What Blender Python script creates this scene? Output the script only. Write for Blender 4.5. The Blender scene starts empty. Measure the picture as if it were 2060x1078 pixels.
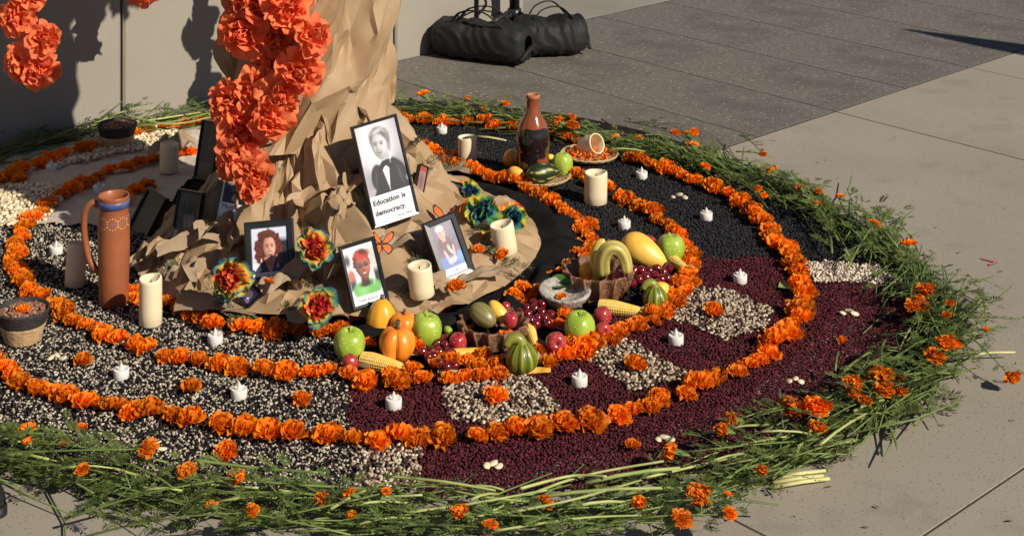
import bpy, math, random
import numpy as np
from mathutils import Vector, Matrix, Quaternion, noise

# ------------------------------------------------------------------ camera, sky, sun, exposure
SC = bpy.context.scene
COL = SC.collection
F, YH, CX, H = 3200.0, -700.0, 950.0, 1.75      # lens in photo pixels, horizon row, optical axis column, eye height
cam = bpy.data.cameras.new('camera'); cam.sensor_width = 36.0
cam.lens = F / 2060.0 * 36.0
cam.shift_y = (YH - 539.0) / 2060.0
cam.shift_x = (1030.0 - CX) / 2060.0
cam.clip_start = 0.05; cam.clip_end = 500.0
cam_o = bpy.data.objects.new('camera', cam); COL.objects.link(cam_o)
cam_o.location = (0, 0, H); cam_o.rotation_euler = (math.radians(90), 0, 0)
SC.camera = cam_o

SUN_AZ = math.atan2(0.747, -0.665)                # compass bearing of the sun (from +Y towards +X)
SUN_EL = math.radians(35.5)
world = bpy.data.worlds.new('World'); SC.world = world; world.use_nodes = True
wn = world.node_tree.nodes; wl = world.node_tree.links
sky = wn.new('ShaderNodeTexSky'); sky.sky_type = 'NISHITA'; sky.sun_disc = False
sky.sun_elevation = SUN_EL; sky.sun_rotation = SUN_AZ; sky.air_density = 0.7; sky.dust_density = 0.2
bg = wn['Background']; bg.inputs['Strength'].default_value = 0.05
wl.new(sky.outputs['Color'], bg.inputs['Color'])
sun = bpy.data.lights.new('sun', 'SUN'); sun.energy = 5.0; sun.angle = math.radians(0.6)
sun.color = (1.0, 0.91, 0.77)
sun_o = bpy.data.objects.new('sun', sun); COL.objects.link(sun_o)
SUN_L = Vector((-math.sin(SUN_AZ) * math.cos(SUN_EL), -math.cos(SUN_AZ) * math.cos(SUN_EL), -math.sin(SUN_EL)))
sun_o.rotation_mode = 'QUATERNION'; sun_o.rotation_quaternion = SUN_L.to_track_quat('-Z', 'Y')
sun_o.location = (3, -3, 6)
SC.view_settings.view_transform = 'Standard'; SC.view_settings.look = 'None'
SC.view_settings.exposure = 0.14; SC.view_settings.gamma = 1.0

# ------------------------------------------------------------------ helpers
rnd = random.Random(7)
NP = np.random.default_rng(11)
def V(*a): return Vector(a)
def G(px, py, z=0.0):
    """point of the plane at height z that the photo shows at (px, py)"""
    d = F * (H - z) / (py - YH)
    return Vector(((px - CX) * d / F, d, z))
def D(px, py, d):
    return Vector(((px - CX) * d / F, d, H - (py - YH) * d / F))
def rest(px, py, rpx, z0=0.0):
    R = 0.03
    for _ in range(12):
        d = F * (H - z0 - R) / (py - YH); R = rpx * d / F
    return Vector(((px - CX) * d / F, d, z0 + R)), R
def srgb(r, g, b):
    f = lambda c: (c / 255 / 12.92) if c <= 10 else ((c / 255 + 0.055) / 1.055) ** 2.4
    return (f(r), f(g), f(b))
def ang(v): return math.atan2(v.y, v.x)

def tag(o, label=None, cat=None, group=None, kind=None):
    if label: o['label'] = label
    if cat: o['category'] = cat
    if group: o['group'] = group
    if kind: o['kind'] = kind
    return o
def empty(name, loc=(0, 0, 0), rz=0.0, label=None, cat=None, group=None):
    o = bpy.data.objects.new(name, None); COL.objects.link(o)
    o.empty_display_size = 0.02
    o.location = loc; o.rotation_euler = (0, 0, rz)
    return tag(o, label, cat, group)
def place(name, me, parent=None, loc=(0, 0, 0), rot=None, scale=None):
    o = bpy.data.objects.new(name, me); COL.objects.link(o)
    o.parent = parent; o.location = loc
    if rot is not None:
        if isinstance(rot, Quaternion): o.rotation_mode = 'QUATERNION'; o.rotation_quaternion = rot
        else: o.rotation_euler = rot
    if scale is not None: o.scale = (scale,) * 3 if isinstance(scale, (int, float)) else scale
    return o
class MB:
    """collects simple shapes; build() makes one mesh of them"""
    def __init__(s): s.v = []; s.f = []; s.c = []
    def add(s, vs, fs, col=None):
        n = len(s.v); s.v += [tuple(v) for v in vs]; s.f += [tuple(i + n for i in f) for f in fs]
        s.c += [col or (1, 1, 1)] * len(vs) if not isinstance(col, list) else col
        return s
    def box(s, x0, x1, y0, y1, z0, z1, M=None):
        vs = [Vector((x, y, z)) for x in (x0, x1) for y in (y0, y1) for z in (z0, z1)]
        if M is not None: vs = [M @ v for v in vs]
        return s.add(vs, [(0, 1, 3, 2), (4, 6, 7, 5), (0, 4, 5, 1), (2, 3, 7, 6), (0, 2, 6, 4), (1, 5, 7, 3)])
    def tube(s, pts, rad, seg=6, cap=True, flat=1.0, col=None, up=None):
        pts = [Vector(p) for p in pts]; n = len(pts)
        if not hasattr(rad, '__len__'): rad = [rad] * n
        vs = []; up = Vector(up) if up else Vector((0.13, 0.21, 0.97)).normalized()
        for i, p in enumerate(pts):
            t = (pts[min(i + 1, n - 1)] - pts[max(i - 1, 0)])
            t = t.normalized() if t.length > 1e-9 else Vector((1, 0, 0))
            if abs(t.dot(up)) > 0.97: up = Vector((1, 0.1, 0)).normalized()
            a = t.cross(up).normalized(); b = a.cross(t)
            for k in range(seg):
                w = 2 * math.pi * k / seg
                vs.append(p + a * math.cos(w) * rad[i] + b * math.sin(w) * rad[i] * flat)
        fs = [(i * seg + k, i * seg + (k + 1) % seg, (i + 1) * seg + (k + 1) % seg, (i + 1) * seg + k) for i in range(n - 1) for k in range(seg)]
        if cap: fs += [tuple(range(seg))[::-1], tuple((n - 1) * seg + k for k in range(seg))]
        return s.add(vs, fs, col)
    def lathe(s, prof, seg=32, fn=None, M=None, closed=False, col=None):
        vs = []; n = len(prof)
        for i, (r, z) in enumerate(prof):
            for k in range(seg):
                w = 2 * math.pi * k / seg
                p = Vector((r * math.cos(w), r * math.sin(w), z))
                if fn: p = fn(p, w, i / (n - 1))
                if M is not None: p = M @ p
                vs.append(p)
        fs = [(i * seg + k, i * seg + (k + 1) % seg, (i + 1) * seg + (k + 1) % seg, (i + 1) * seg + k) for i in range(n - 1) for k in range(seg)]
        return s.add(vs, fs, col)
    def grid(s, nu, nv, fn, wrap=False):
        vs = [fn(i / (nu if wrap else nu - 1), j / (nv - 1)) for j in range(nv) for i in range(nu)]
        m = nu if wrap else nu - 1
        fs = [(j * nu + i, j * nu + (i + 1) % nu, (j + 1) * nu + (i + 1) % nu, (j + 1) * nu + i) for j in range(nv - 1) for i in range(m)]
        return s.add(vs, fs)
    def mesh(s, name, mat, smooth=True, colors=False):
        me = bpy.data.meshes.new(name); me.from_pydata(s.v, [], s.f)
        if smooth: me.polygons.foreach_set('use_smooth', [True] * len(me.polygons))
        if colors:
            at = me.color_attributes.new('Col', 'FLOAT_COLOR', 'POINT')
            a = np.ones((len(s.v), 4), np.float32); a[:, :3] = np.array(s.c, np.float32)
            at.data.foreach_set('color', a.ravel())
        if mat: me.materials.append(mat)
        me.update(); return me
    def build(s, name, mat, parent=None, loc=(0, 0, 0), rot=None, smooth=True, colors=False, scale=None):
        return place(name, s.mesh(name, mat, smooth, colors), parent, loc, rot, scale)
def tri(x): return abs((x % 1.0) - 0.5) * 2
def nz(p, s=1.0, o=0.0): return noise.noise(Vector((p[0] * s + o, p[1] * s - o * 0.7, p[2] * s + o * 1.3)))
def lerp(a, b, t): return a + (b - a) * t
def ss(a, b, x):
    t = min(1, max(0, (x - a) / (b - a))); return t * t * (3 - 2 * t)
def interp(x, pts):
    if x <= pts[0][0]: return pts[0][1]
    for (a, b), (c, d) in zip(pts, pts[1:]):
        if x <= c: return b + (d - b) * (x - a) / (c - a)
    return pts[-1][1]
def spline(pts, n):
    pts = [Vector(p) for p in pts]; out = []
    m = len(pts) - 1
    for i in range(n):
        t = i / (n - 1) * m; k = min(int(t), m - 1); u = t - k
        p0, p1, p2, p3 = pts[max(k - 1, 0)], pts[k], pts[k + 1], pts[min(k + 2, m)]
        out.append(0.5 * ((2 * p1) + (p2 - p0) * u + (2 * p0 - 5 * p1 + 4 * p2 - p3) * u * u + (3 * p1 - p0 - 3 * p2 + p3) * u ** 3))
    return out

# ------------------------------------------------------------------ materials
MATS = {}
def mat(name, col, rough=0.6, col2=None, scale=20.0, bump=0.0, bscale=60.0, coat=0.0, trans=0.0, vary=0.0, attr=False, spec=0.5,
        detail=4.0, metal=0.0, sss=0.0, speck=None, contrast=(0.35, 0.65), emit=0.0, gen=False, bdist=0.01, stain=None):
    if name in MATS: return MATS[name]
    m = bpy.data.materials.new(name); m.use_nodes = True
    nt = m.node_tree; N = nt.nodes; L = nt.links
    b = N['Principled BSDF']; out = N['Material Output']
    b.inputs['Roughness'].default_value = rough; b.inputs['Metallic'].default_value = metal
    b.inputs['Specular IOR Level'].default_value = spec
    b.inputs['Coat Weight'].default_value = coat; b.inputs['Coat Roughness'].default_value = 0.12
    tc = N.new('ShaderNodeTexCoord'); co = tc.outputs['Generated' if gen else 'Object']
    if attr:
        a = N.new('ShaderNodeAttribute'); a.attribute_name = 'Col'; c = a.outputs['Color']
    else:
        rgb = N.new('ShaderNodeRGB'); rgb.outputs[0].default_value = (*col, 1); c = rgb.outputs[0]
    if col2 is not None:
        t = N.new('ShaderNodeTexNoise'); t.inputs['Scale'].default_value = scale; t.inputs['Detail'].default_value = detail
        L.new(co, t.inputs['Vector'])
        mr = N.new('ShaderNodeMapRange'); mr.inputs[1].default_value, mr.inputs[2].default_value = contrast
        L.new(t.outputs['Fac'], mr.inputs[0])
        mx = N.new('ShaderNodeMix'); mx.data_type = 'RGBA'; mx.inputs[7].default_value = (*col2, 1)
        L.new(mr.outputs[0], mx.inputs[0]); L.new(c, mx.inputs[6]); c = mx.outputs[2]
    if stain:
        scol, sscale, lo, hi = stain
        t = N.new('ShaderNodeTexNoise'); t.inputs['Scale'].default_value = sscale; t.inputs['Detail'].default_value = 9; t.inputs['Roughness'].default_value = 0.62
        mpn = N.new('ShaderNodeMapping'); mpn.inputs['Location'].default_value = (3.7, 1.9, 5.2)
        L.new(tc.outputs['Object'], mpn.inputs[0]); L.new(mpn.outputs[0], t.inputs['Vector'])
        mr = N.new('ShaderNodeMapRange'); mr.inputs[1].default_value, mr.inputs[2].default_value = lo, hi; L.new(t.outputs['Fac'], mr.inputs[0])
        mx = N.new('ShaderNodeMix'); mx.data_type = 'RGBA'; mx.inputs[7].default_value = (*scol, 1)
        L.new(mr.outputs[0], mx.inputs[0]); L.new(c, mx.inputs[6]); c = mx.outputs[2]
    if speck:
        scol, sscale, th = speck
        vo = N.new('ShaderNodeTexVoronoi'); vo.inputs['Scale'].default_value = sscale; L.new(co, vo.inputs['Vector'])
        wn_ = N.new('ShaderNodeSeparateColor'); L.new(vo.outputs['Color'], wn_.inputs[0])
        gt = N.new('ShaderNodeMath'); gt.operation = 'GREATER_THAN'; gt.inputs[1].default_value = th; L.new(wn_.outputs[0], gt.inputs[0])
        lt = N.new('ShaderNodeMath'); lt.operation = 'LESS_THAN'; lt.inputs[1].default_value = 0.42; L.new(vo.outputs['Distance'], lt.inputs[0])
        mu = N.new('ShaderNodeMath'); mu.operation = 'MULTIPLY'; L.new(gt.outputs[0], mu.inputs[0]); L.new(lt.outputs[0], mu.inputs[1])
        mx = N.new('ShaderNodeMix'); mx.data_type = 'RGBA'; mx.inputs[7].default_value = (*scol, 1)
        L.new(mu.outputs[0], mx.inputs[0]); L.new(c, mx.inputs[6]); c = mx.outputs[2]
    if vary:
        oi = N.new('ShaderNodeObjectInfo'); hs = N.new('ShaderNodeHueSaturation')
        mr = N.new('ShaderNodeMapRange'); mr.inputs[3].default_value = 1 - vary; mr.inputs[4].default_value = 1 + vary
        L.new(oi.outputs['Random'], mr.inputs[0]); L.new(mr.outputs[0], hs.inputs['Value'])
        mr2 = N.new('ShaderNodeMapRange'); mr2.inputs[3].default_value = 0.5 - vary * 0.03; mr2.inputs[4].default_value = 0.5 + vary * 0.03
        fr = N.new('ShaderNodeMath'); fr.operation = 'FRACT'; mm = N.new('ShaderNodeMath'); mm.operation = 'MULTIPLY'; mm.inputs[1].default_value = 7.31
        L.new(oi.outputs['Random'], mm.inputs[0]); L.new(mm.outputs[0], fr.inputs[0]); L.new(fr.outputs[0], mr2.inputs[0]); L.new(mr2.outputs[0], hs.inputs['Hue'])
        L.new(c, hs.inputs['Color']); c = hs.outputs[0]
    L.new(c, b.inputs['Base Color'])
    if sss:
        b.inputs['Subsurface Weight'].default_value = sss; b.inputs['Subsurface Radius'].default_value = (0.01, 0.006, 0.003); b.inputs['Subsurface Scale'].default_value = 1.0
    if bump:
        t = N.new('ShaderNodeTexNoise'); t.inputs['Scale'].default_value = bscale; t.inputs['Detail'].default_value = 5
        L.new(co, t.inputs['Vector'])
        bp = N.new('ShaderNodeBump'); bp.inputs['Strength'].default_value = bump; bp.inputs['Distance'].default_value = bdist
        L.new(t.outputs['Fac'], bp.inputs['Height']); L.new(bp.outputs[0], b.inputs['Normal'])
    if emit:
        L.new(c, b.inputs['Emission Color']); b.inputs['Emission Strength'].default_value = emit
    if trans:
        tr = N.new('ShaderNodeBsdfTranslucent'); L.new(c, tr.inputs['Color'])
        ms = N.new('ShaderNodeMixShader'); ms.inputs[0].default_value = trans
        L.new(b.outputs[0], ms.inputs[1]); L.new(tr.outputs[0], ms.inputs[2]); L.new(ms.outputs[0], out.inputs['Surface'])
    MATS[name] = m; return m
M_light = mat('light_concrete', (0.315, 0.278, 0.222), 0.85, (0.262, 0.230, 0.183), 1.4, 0.10, 140, contrast=(0.3, 0.75), speck=((0.2, 0.18, 0.15), 150, 0.9), detail=8, stain=((0.215, 0.188, 0.15), 5.0, 0.56, 0.78))
M_dark = mat('exposed_aggregate', (0.172, 0.156, 0.132), 0.85, (0.108, 0.097, 0.083), 45, 0.4, 110, contrast=(0.3, 0.7), speck=((0.28, 0.25, 0.21), 80, 0.95), detail=8, stain=((0.085, 0.075, 0.063), 2.6, 0.50, 0.72))
M_far = mat('grey_paving', (0.27, 0.245, 0.205), 0.85, (0.22, 0.2, 0.168), 2.0, 0.3, 120)
M_joint = mat('joint_dirt', (0.035, 0.03, 0.026), 0.95, (0.06, 0.05, 0.042), 8)
M_wall = mat('wall_concrete', (0.300, 0.272, 0.225), 0.75, (0.258, 0.232, 0.190), 2.2, 0.12, 90, contrast=(0.3, 0.8), detail=6)
M_kraft = mat('kraft_paper', (0.400, 0.272, 0.152), 0.62, (0.340, 0.225, 0.122), 7, 0.15, 26, trans=0.08, bdist=0.006)
M_kraftd = mat('kraft_paper_dusty', (0.330, 0.240, 0.150), 0.7, (0.25, 0.175, 0.105), 14, 0.3, 40, trans=0.05, bdist=0.004)
M_black = mat('black_cloth', (0.006, 0.006, 0.0065), 0.8, (0.011, 0.010, 0.010), 30, 0.2, 300, spec=0.12)
M_nylon = mat('black_nylon', (0.010, 0.010, 0.011), 0.66, (0.015, 0.015, 0.015), 12, 0.15, 120, spec=0.3)
M_metal = mat('black_metal', (0.015, 0.015, 0.016), 0.35)
M_frame = mat('frame_black', (0.012, 0.012, 0.013), 0.28, (0.02, 0.02, 0.02), 20)
M_frameback = mat('frame_back_board', (0.03, 0.022, 0.018), 0.8, (0.02, 0.015, 0.012), 30)
M_print = mat('photo_print', (1, 1, 1), 0.4, attr=True, coat=0.25)
M_ink = mat('print_ink', (0.03, 0.03, 0.035), 0.5, (0.05, 0.05, 0.055), 40)
M_inkgrey = mat('print_ink_grey', (0.22, 0.22, 0.24), 0.5, (0.28, 0.28, 0.3), 40)
M_marig = mat('marigold_petals', (0.93, 0.185, 0.004), 0.6, attr=True, trans=0.42, vary=0.17)
M_calyx = mat('marigold_calyx', (0.12, 0.19, 0.035), 0.6, (0.08, 0.13, 0.025), 40)
M_tissue = mat('orange_tissue', (0.88, 0.185, 0.065), 0.7, (0.93, 0.26, 0.095), 9, 0.2, 80, trans=0.36, vary=0.16, bdist=0.003)
M_rain = mat('rainbow_tissue', (1, 1, 1), 0.7, attr=True, trans=0.22, bump=0.15, bscale=90, bdist=0.003)
M_bean = mat('dry_beans', (1, 1, 1), 0.6, attr=True, spec=0.22)
M_salt = mat('white_salt', (0.68, 0.61, 0.50), 0.9, (0.58, 0.51, 0.41), 30, 0.9, 260, bdist=0.01)
M_bed = mat('mosaic_backing', (0.012, 0.009, 0.009), 0.9, (0.022, 0.016, 0.015), 30, spec=0.1)
M_stem = mat('green_stem', (0.150, 0.205, 0.050), 0.5, (0.095, 0.14, 0.032), 18, vary=0.25)
M_pale = mat('pale_stem', (0.400, 0.430, 0.150), 0.5, (0.27, 0.33, 0.10), 14, vary=0.2)
M_cut = mat('cut_stem', (0.62, 0.57, 0.27), 0.55, (0.5, 0.48, 0.2), 30)
M_leaf = mat('marigold_leaf', (0.060, 0.095, 0.018), 0.5, (0.135, 0.172, 0.040), 26, trans=0.22, vary=0.3)
M_dry = mat('dried_leaf', (0.165, 0.16, 0.082), 0.75, (0.09, 0.092, 0.05), 30, trans=0.15, vary=0.3)
M_wax = mat('ivory_wax', (0.78, 0.68, 0.47), 0.5, (0.72, 0.61, 0.40), 6, sss=0.15)
M_white = mat('white_plastic', (0.80, 0.78, 0.74), 0.35, (0.74, 0.72, 0.68), 30)
M_flame = mat('frosted_flame', (0.82, 0.80, 0.75), 0.4, (0.75, 0.72, 0.66), 60, trans=0.3)
M_terra = mat('terracotta', (0.33, 0.105, 0.040), 0.46, (0.25, 0.076, 0.030), 9, 0.1, 60, coat=0.25)
M_terrain = mat('terracotta_raw', (0.43, 0.17, 0.075), 0.8, (0.36, 0.13, 0.06), 20, 0.2, 80)
M_blue = mat('blue_glaze', (0.055, 0.085, 0.22), 0.4, (0.09, 0.12, 0.27), 40)
M_dot = mat('yellow_slip', (0.75, 0.5, 0.16), 0.5, (0.68, 0.44, 0.13), 50)
M_violet = mat('violet_slip', (0.24, 0.16, 0.30), 0.5, (0.2, 0.13, 0.26), 50)
M_slipdark = mat('dark_slip', (0.055, 0.018, 0.010), 0.35, (0.075, 0.024, 0.013), 40)
M_lime = mat('green_apple_skin', (0.27, 0.40, 0.032), 0.34, (0.38, 0.49, 0.07), 14, coat=0.12, speck=((0.5, 0.62, 0.16), 170, 0.82), bump=0.08, bscale=90)
M_red = mat('red_apple_skin', (0.34, 0.010, 0.026), 0.26, (0.45, 0.06, 0.05), 24, coat=0.25, speck=((0.5, 0.2, 0.12), 220, 0.9))
M_twig = mat('brown_twig', (0.07, 0.045, 0.022), 0.8, (0.11, 0.07, 0.035), 30)
M_orange = mat('pumpkin_skin', (0.80, 0.20, 0.012), 0.36, (0.86, 0.30, 0.030), 18, coat=0.15, bump=0.08, bscale=70)
M_amber = mat('amber_gourd_skin', (0.82, 0.40, 0.03), 0.32, (0.72, 0.30, 0.02), 9, coat=0.2)
M_yellow = mat('yellow_gourd_skin', (0.82, 0.44, 0.045), 0.42, (0.86, 0.56, 0.11), 14, coat=0.1, bump=0.1, bscale=60, stain=((0.5, 0.28, 0.06), 30, 0.62, 0.75))
M_pgourd = mat('striped_yellow_gourd', (1, 1, 1), 0.4, attr=True, coat=0.15)
M_corn = mat('corn_kernel', (0.86, 0.56, 0.10), 0.35, (0.93, 0.68, 0.2), 60, coat=0.15)
M_husk = mat('corn_husk', (0.60, 0.46, 0.27), 0.7, (0.48, 0.35, 0.19), 25, trans=0.15)
M_grape = mat('grape_skin', (0.10, 0.005, 0.010), 0.16, (0.15, 0.009, 0.016), 20, coat=0.6, vary=0.2)
M_basket = mat('brown_wicker', (0.235, 0.115, 0.060), 0.6, (0.135, 0.062, 0.032), 60, 0.5, 130)
M_rattan = mat('straw_coil', (0.55, 0.38, 0.20), 0.65, (0.40, 0.26, 0.13), 50, 0.4, 120)
M_ropeblk = mat('black_coil', (0.022, 0.02, 0.02), 0.7, (0.035, 0.032, 0.03), 40, 0.4, 120)
M_stone = mat('grey_lava_stone', (0.46, 0.42, 0.36), 0.9, (0.27, 0.245, 0.215), 60, 0.8, 120)
M_green = mat('green_leaf_plain', (0.06, 0.16, 0.025), 0.45, (0.1, 0.22, 0.04), 30, trans=0.2)
M_butter = mat('butterfly_wing', (1, 1, 1), 0.6, attr=True, trans=0.15)
M_lima = mat('lima_bean', (0.76, 0.66, 0.47), 0.4, (0.66, 0.56, 0.38), 60)
M_petalbits = mat('petal_bits', (0.86, 0.16, 0.012), 0.65, (0.93, 0.24, 0.02), 40, trans=0.2)
M_led = mat('glass_tile', (1, 1, 1), 0.15, attr=True, coat=0.5)
M_chalk = mat('pink_chalk', (0.45, 0.10, 0.13), 0.95, (0.42, 0.17, 0.15), 70)
M_rubber = mat('shoe_leather', (0.010, 0.010, 0.011), 0.4, (0.016, 0.016, 0.016), 20)
# ------------------------------------------------------------------ ground and wall (paving grid runs at 42 degrees)
TH = math.radians(42.0)
U = Vector((math.cos(TH), math.sin(TH), 0)); W = Vector((-math.sin(TH), math.cos(TH), 0))
def UV(u, v, z=0.0): return U * u + W * v + Vector((0, 0, z))
g = MB().grid(2, 2, lambda a, b: Vector((lerp(-80, 80, a), lerp(-40, 120, b), -0.0022))).build('ground', M_joint)
tag(g, kind='structure')
def slab_field(name, us, vs, m, gap, seed, label):
    root = empty(name, (0, 0, 0)); tag(root, label, kind='structure')
    r = random.Random(seed); bev = 0.0008; cache = {}
    for i in range(len(us) - 1):
        for j in range(len(vs) - 1):
            w, d = round(us[i + 1] - us[i] - gap, 4), round(vs[j + 1] - vs[j] - gap, 4)
            if (w, d) not in cache:
                b = MB(); x, y = w / 2, d / 2
                b.add([(-x, -y, -0.02), (x, -y, -0.02), (x, y, -0.02), (-x, y, -0.02), (-x, -y, -0.0008), (x, -y, -0.0008), (x, y, -0.0008), (-x, y, -0.0008),
                       (-x + bev, -y + bev, 0), (x - bev, -y + bev, 0), (x - bev, y - bev, 0), (-x + bev, y - bev, 0)],
                      [(0, 1, 5, 4), (1, 2, 6, 5), (2, 3, 7, 6), (3, 0, 4, 7), (4, 5, 9, 8), (5, 6, 10, 9), (6, 7, 11, 10), (7, 4, 8, 11), (8, 9, 10, 11)])
                cache[(w, d)] = b.mesh('slab', m, smooth=False)
            c = UV((us[i] + us[i + 1]) / 2, (vs[j] + vs[j + 1]) / 2, -0.0005 * r.random())
            place('slab', cache[(w, d)], root, c, (0, 0, TH))
    return root
slab_field('pavement_dark', [1.267 + 0.477 * i - 0.0 for i in range(-6, 26)], [3.58, 4.435, 5.27], M_dark, 0.007, 3, 'dark exposed aggregate paving band')
slab_field('pavement_light', [-5.08, -2.54, 0.0, 2.54, 5.08, 6.04, 8.58, 11.1, 13.6], [-3.8, -1.95, -0.1, 1.745, 3.575], M_light, 0.0065, 4, 'light smooth concrete paving')
slab_field('pavement_grey', [-5.0, -2.5, 0.0, 2.54, 5.08, 7.6, 10.2, 12.8, 15.3], [5.275, 7.2, 9.1, 11.0, 13.0], M_far, 0.0065, 5, 'grey paving behind the dark band')
# wall of big cast panels
wall = empty('concrete_wall', UV(3.0, 5.3), 0, 'smooth grey concrete wall with tall panel joints behind the altar', 'wall')
Mi = Matrix.Translation(wall.location).inverted()
for a, b in ((-3.5, -0.93), (-0.93, 0.38), (0.38, 1.69), (1.69, 3.0), (3.0, 4.31), (4.31, 5.08)):
    w = MB(); x0, x1 = a + 0.005, b - 0.005; bv = 0.008
    P = [(x0, 5.31), (x0, 5.28 + bv), (x0 + bv, 5.28), (x1 - bv, 5.28), (x1, 5.28 + bv), (x1, 5.31), (x1, 5.60), (x0, 5.60)]
    vs = [UV(u, v, 0.0) for u, v in P] + [UV(u, v, 1.5) for u, v in P]
    n = len(P)
    w.add(vs, [(i, (i + 1) % n, n + (i + 1) % n, n + i) for i in range(n)] + [tuple(range(n, 2 * n))])
    w.build('panel', M_wall, wall, -wall.location, smooth=False)
jb = MB()
vs = [UV(u, v, z) for z in (0, 1.48) for u, v in ((-3.49, 5.30), (5.07, 5.30), (5.07, 5.58), (-3.49, 5.58))]
jb.add(vs, [(0, 1, 5, 4), (1, 2, 6, 5), (2, 3, 7, 6), (3, 0, 4, 7), (4, 5, 6, 7)])
jb.build('joint_filler', M_joint, wall, -wall.location, smooth=False)

# ------------------------------------------------------------------ the bean mosaic
def poly_in(P, pts):
    x, y = pts[:, 0], pts[:, 1]; ins = np.zeros(len(pts), bool); n = len(P)
    for i in range(n):
        x1, y1 = P[i]; x2, y2 = P[(i + 1) % n]
        c = ((y1 > y) != (y2 > y)) & (x < (x2 - x1) * (y - y1) / (y2 - y1 + 1e-12) + x1)
        ins ^= c
    return ins
def WP(*px): return [(G(a, b).x, G(a, b).y) for a, b in px]
CEN = Vector((-0.36, 4.77, 0))
ICO_V = []; ICO_F = []
def _ico():
    t = (1 + 5 ** .5) / 2
    v = np.array([(-1, t, 0), (1, t, 0), (-1, -t, 0), (1, -t, 0), (0, -1, t), (0, 1, t), (0, -1, -t), (0, 1, -t), (t, 0, -1), (t, 0, 1), (-t, 0, -1), (-t, 0, 1)], float)
    v /= np.linalg.norm(v[0])
    f = [(0, 11, 5), (0, 5, 1), (0, 1, 7), (0, 7, 10), (0, 10, 11), (1, 5, 9), (5, 11, 4), (11, 10, 2), (10, 7, 6), (7, 1, 8), (3, 9, 4), (3, 4, 2), (3, 2, 6), (3, 6, 8), (3, 8, 9), (4, 9, 5), (2, 4, 11), (6, 2, 10), (8, 6, 7), (9, 8, 1)]
    return v, np.array(f)
ICO_V, ICO_F = _ico()
def scatter(name, inside, outside, spacing, size, cols, label, zb=0.009, tilt=0.5, jit=0.42, zj=0.004):
    allp = np.concatenate([np.array(p) for p in inside]); lo, hi = allp.min(0), allp.max(0)
    sy = spacing * 0.866
    ny, nx = int((hi[1] - lo[1]) / sy) + 1, int((hi[0] - lo[0]) / spacing) + 1
    yy, xx = np.mgrid[0:ny, 0:nx]
    pts = np.stack([lo[0] + (xx + 0.5 * (yy % 2)) * spacing, lo[1] + yy * sy], -1).reshape(-1, 2)
    pts += NP.uniform(-jit, jit, pts.shape) * spacing
    wob = np.stack([np.sin(pts[:, 1] * 61) + np.sin(pts[:, 1] * 23), np.sin(pts[:, 0] * 53) + np.sin(pts[:, 0] * 29)], -1) * 0.0035 + NP.normal(0, 0.004, pts.shape)
    q = pts + wob
    ins = np.zeros(len(pts), bool)
    for p in inside: ins |= poly_in(p, q)
    for p in outside: ins &= ~poly_in(p, q)
    px = CX + pts[:, 0] * F / pts[:, 1]; py = YH + H * F / pts[:, 1]
    ins &= (px > -70) & (px < 2130) & (py < 1150)
    ins &= np.hypot(pts[:, 0] + 0.45, pts[:, 1] - 4.60) > 0.44
    pts = pts[ins]; n = len(pts)
    s = np.array(size) * NP.uniform(0.8, 1.18, (n, 1)) * 0.5
    yaw = NP.uniform(0, 2 * np.pi, n); ti = NP.normal(0, tilt, n)
    v = ICO_V[None] * s[:, None, :]
    ct, st = np.cos(ti)[:, None], np.sin(ti)[:, None]
    x, z = v[..., 0] * ct - v[..., 2] * st, v[..., 0] * st + v[..., 2] * ct
    cy, sy_ = np.cos(yaw)[:, None], np.sin(yaw)[:, None]
    X, Y = x * cy - v[..., 1] * sy_, x * sy_ + v[..., 1] * cy
    vv = np.stack([X + pts[:, :1], Y + pts[:, 1:], z + zb + NP.uniform(0, zj, (n, 1))], -1).reshape(-1, 3)
    ff = (ICO_F[None] + (np.arange(n) * 12)[:, None, None]).reshape(-1, 3)
    me = bpy.data.meshes.new(name)
    me.vertices.add(len(vv)); me.vertices.foreach_set('co', vv.ravel())
    me.loops.add(ff.size); me.loops.foreach_set('vertex_index', ff.ravel())
    me.polygons.add(len(ff)); me.polygons.foreach_set('loop_start', np.arange(len(ff)) * 3)
    me.polygons.foreach_set('use_smooth', np.ones(len(ff), bool))
    cs = np.array([c for c, _ in cols]); pr = np.array([p for _, p in cols]); pr = pr / pr.sum()
    k = NP.choice(len(cs), n, p=pr)
    cc = np.clip(cs[k] * NP.uniform(0.7, 1.3, (n, 1)), 0, 1)
    a = np.ones((n, 12, 4), np.float32); a[..., :3] = cc[:, None, :]
    at = me.color_attributes.new('Col', 'FLOAT_COLOR', 'POINT'); at.data.foreach_set('color', a.ravel())
    me.materials.append(M_bean); me.update(calc_edges=True); me.validate()
    o = place(name, me); tag(o, label, kind='stuff')
    return o
bed = MB()
bed.lathe([(0.01, 0.004), (0.7, 0.0045), (1.40, 0.004), (1.43, 0.0005)], 64)
tag(bed.build('mosaic_bed', M_bed, None, (CEN.x, CEN.y, 0)), kind='structure')

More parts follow.
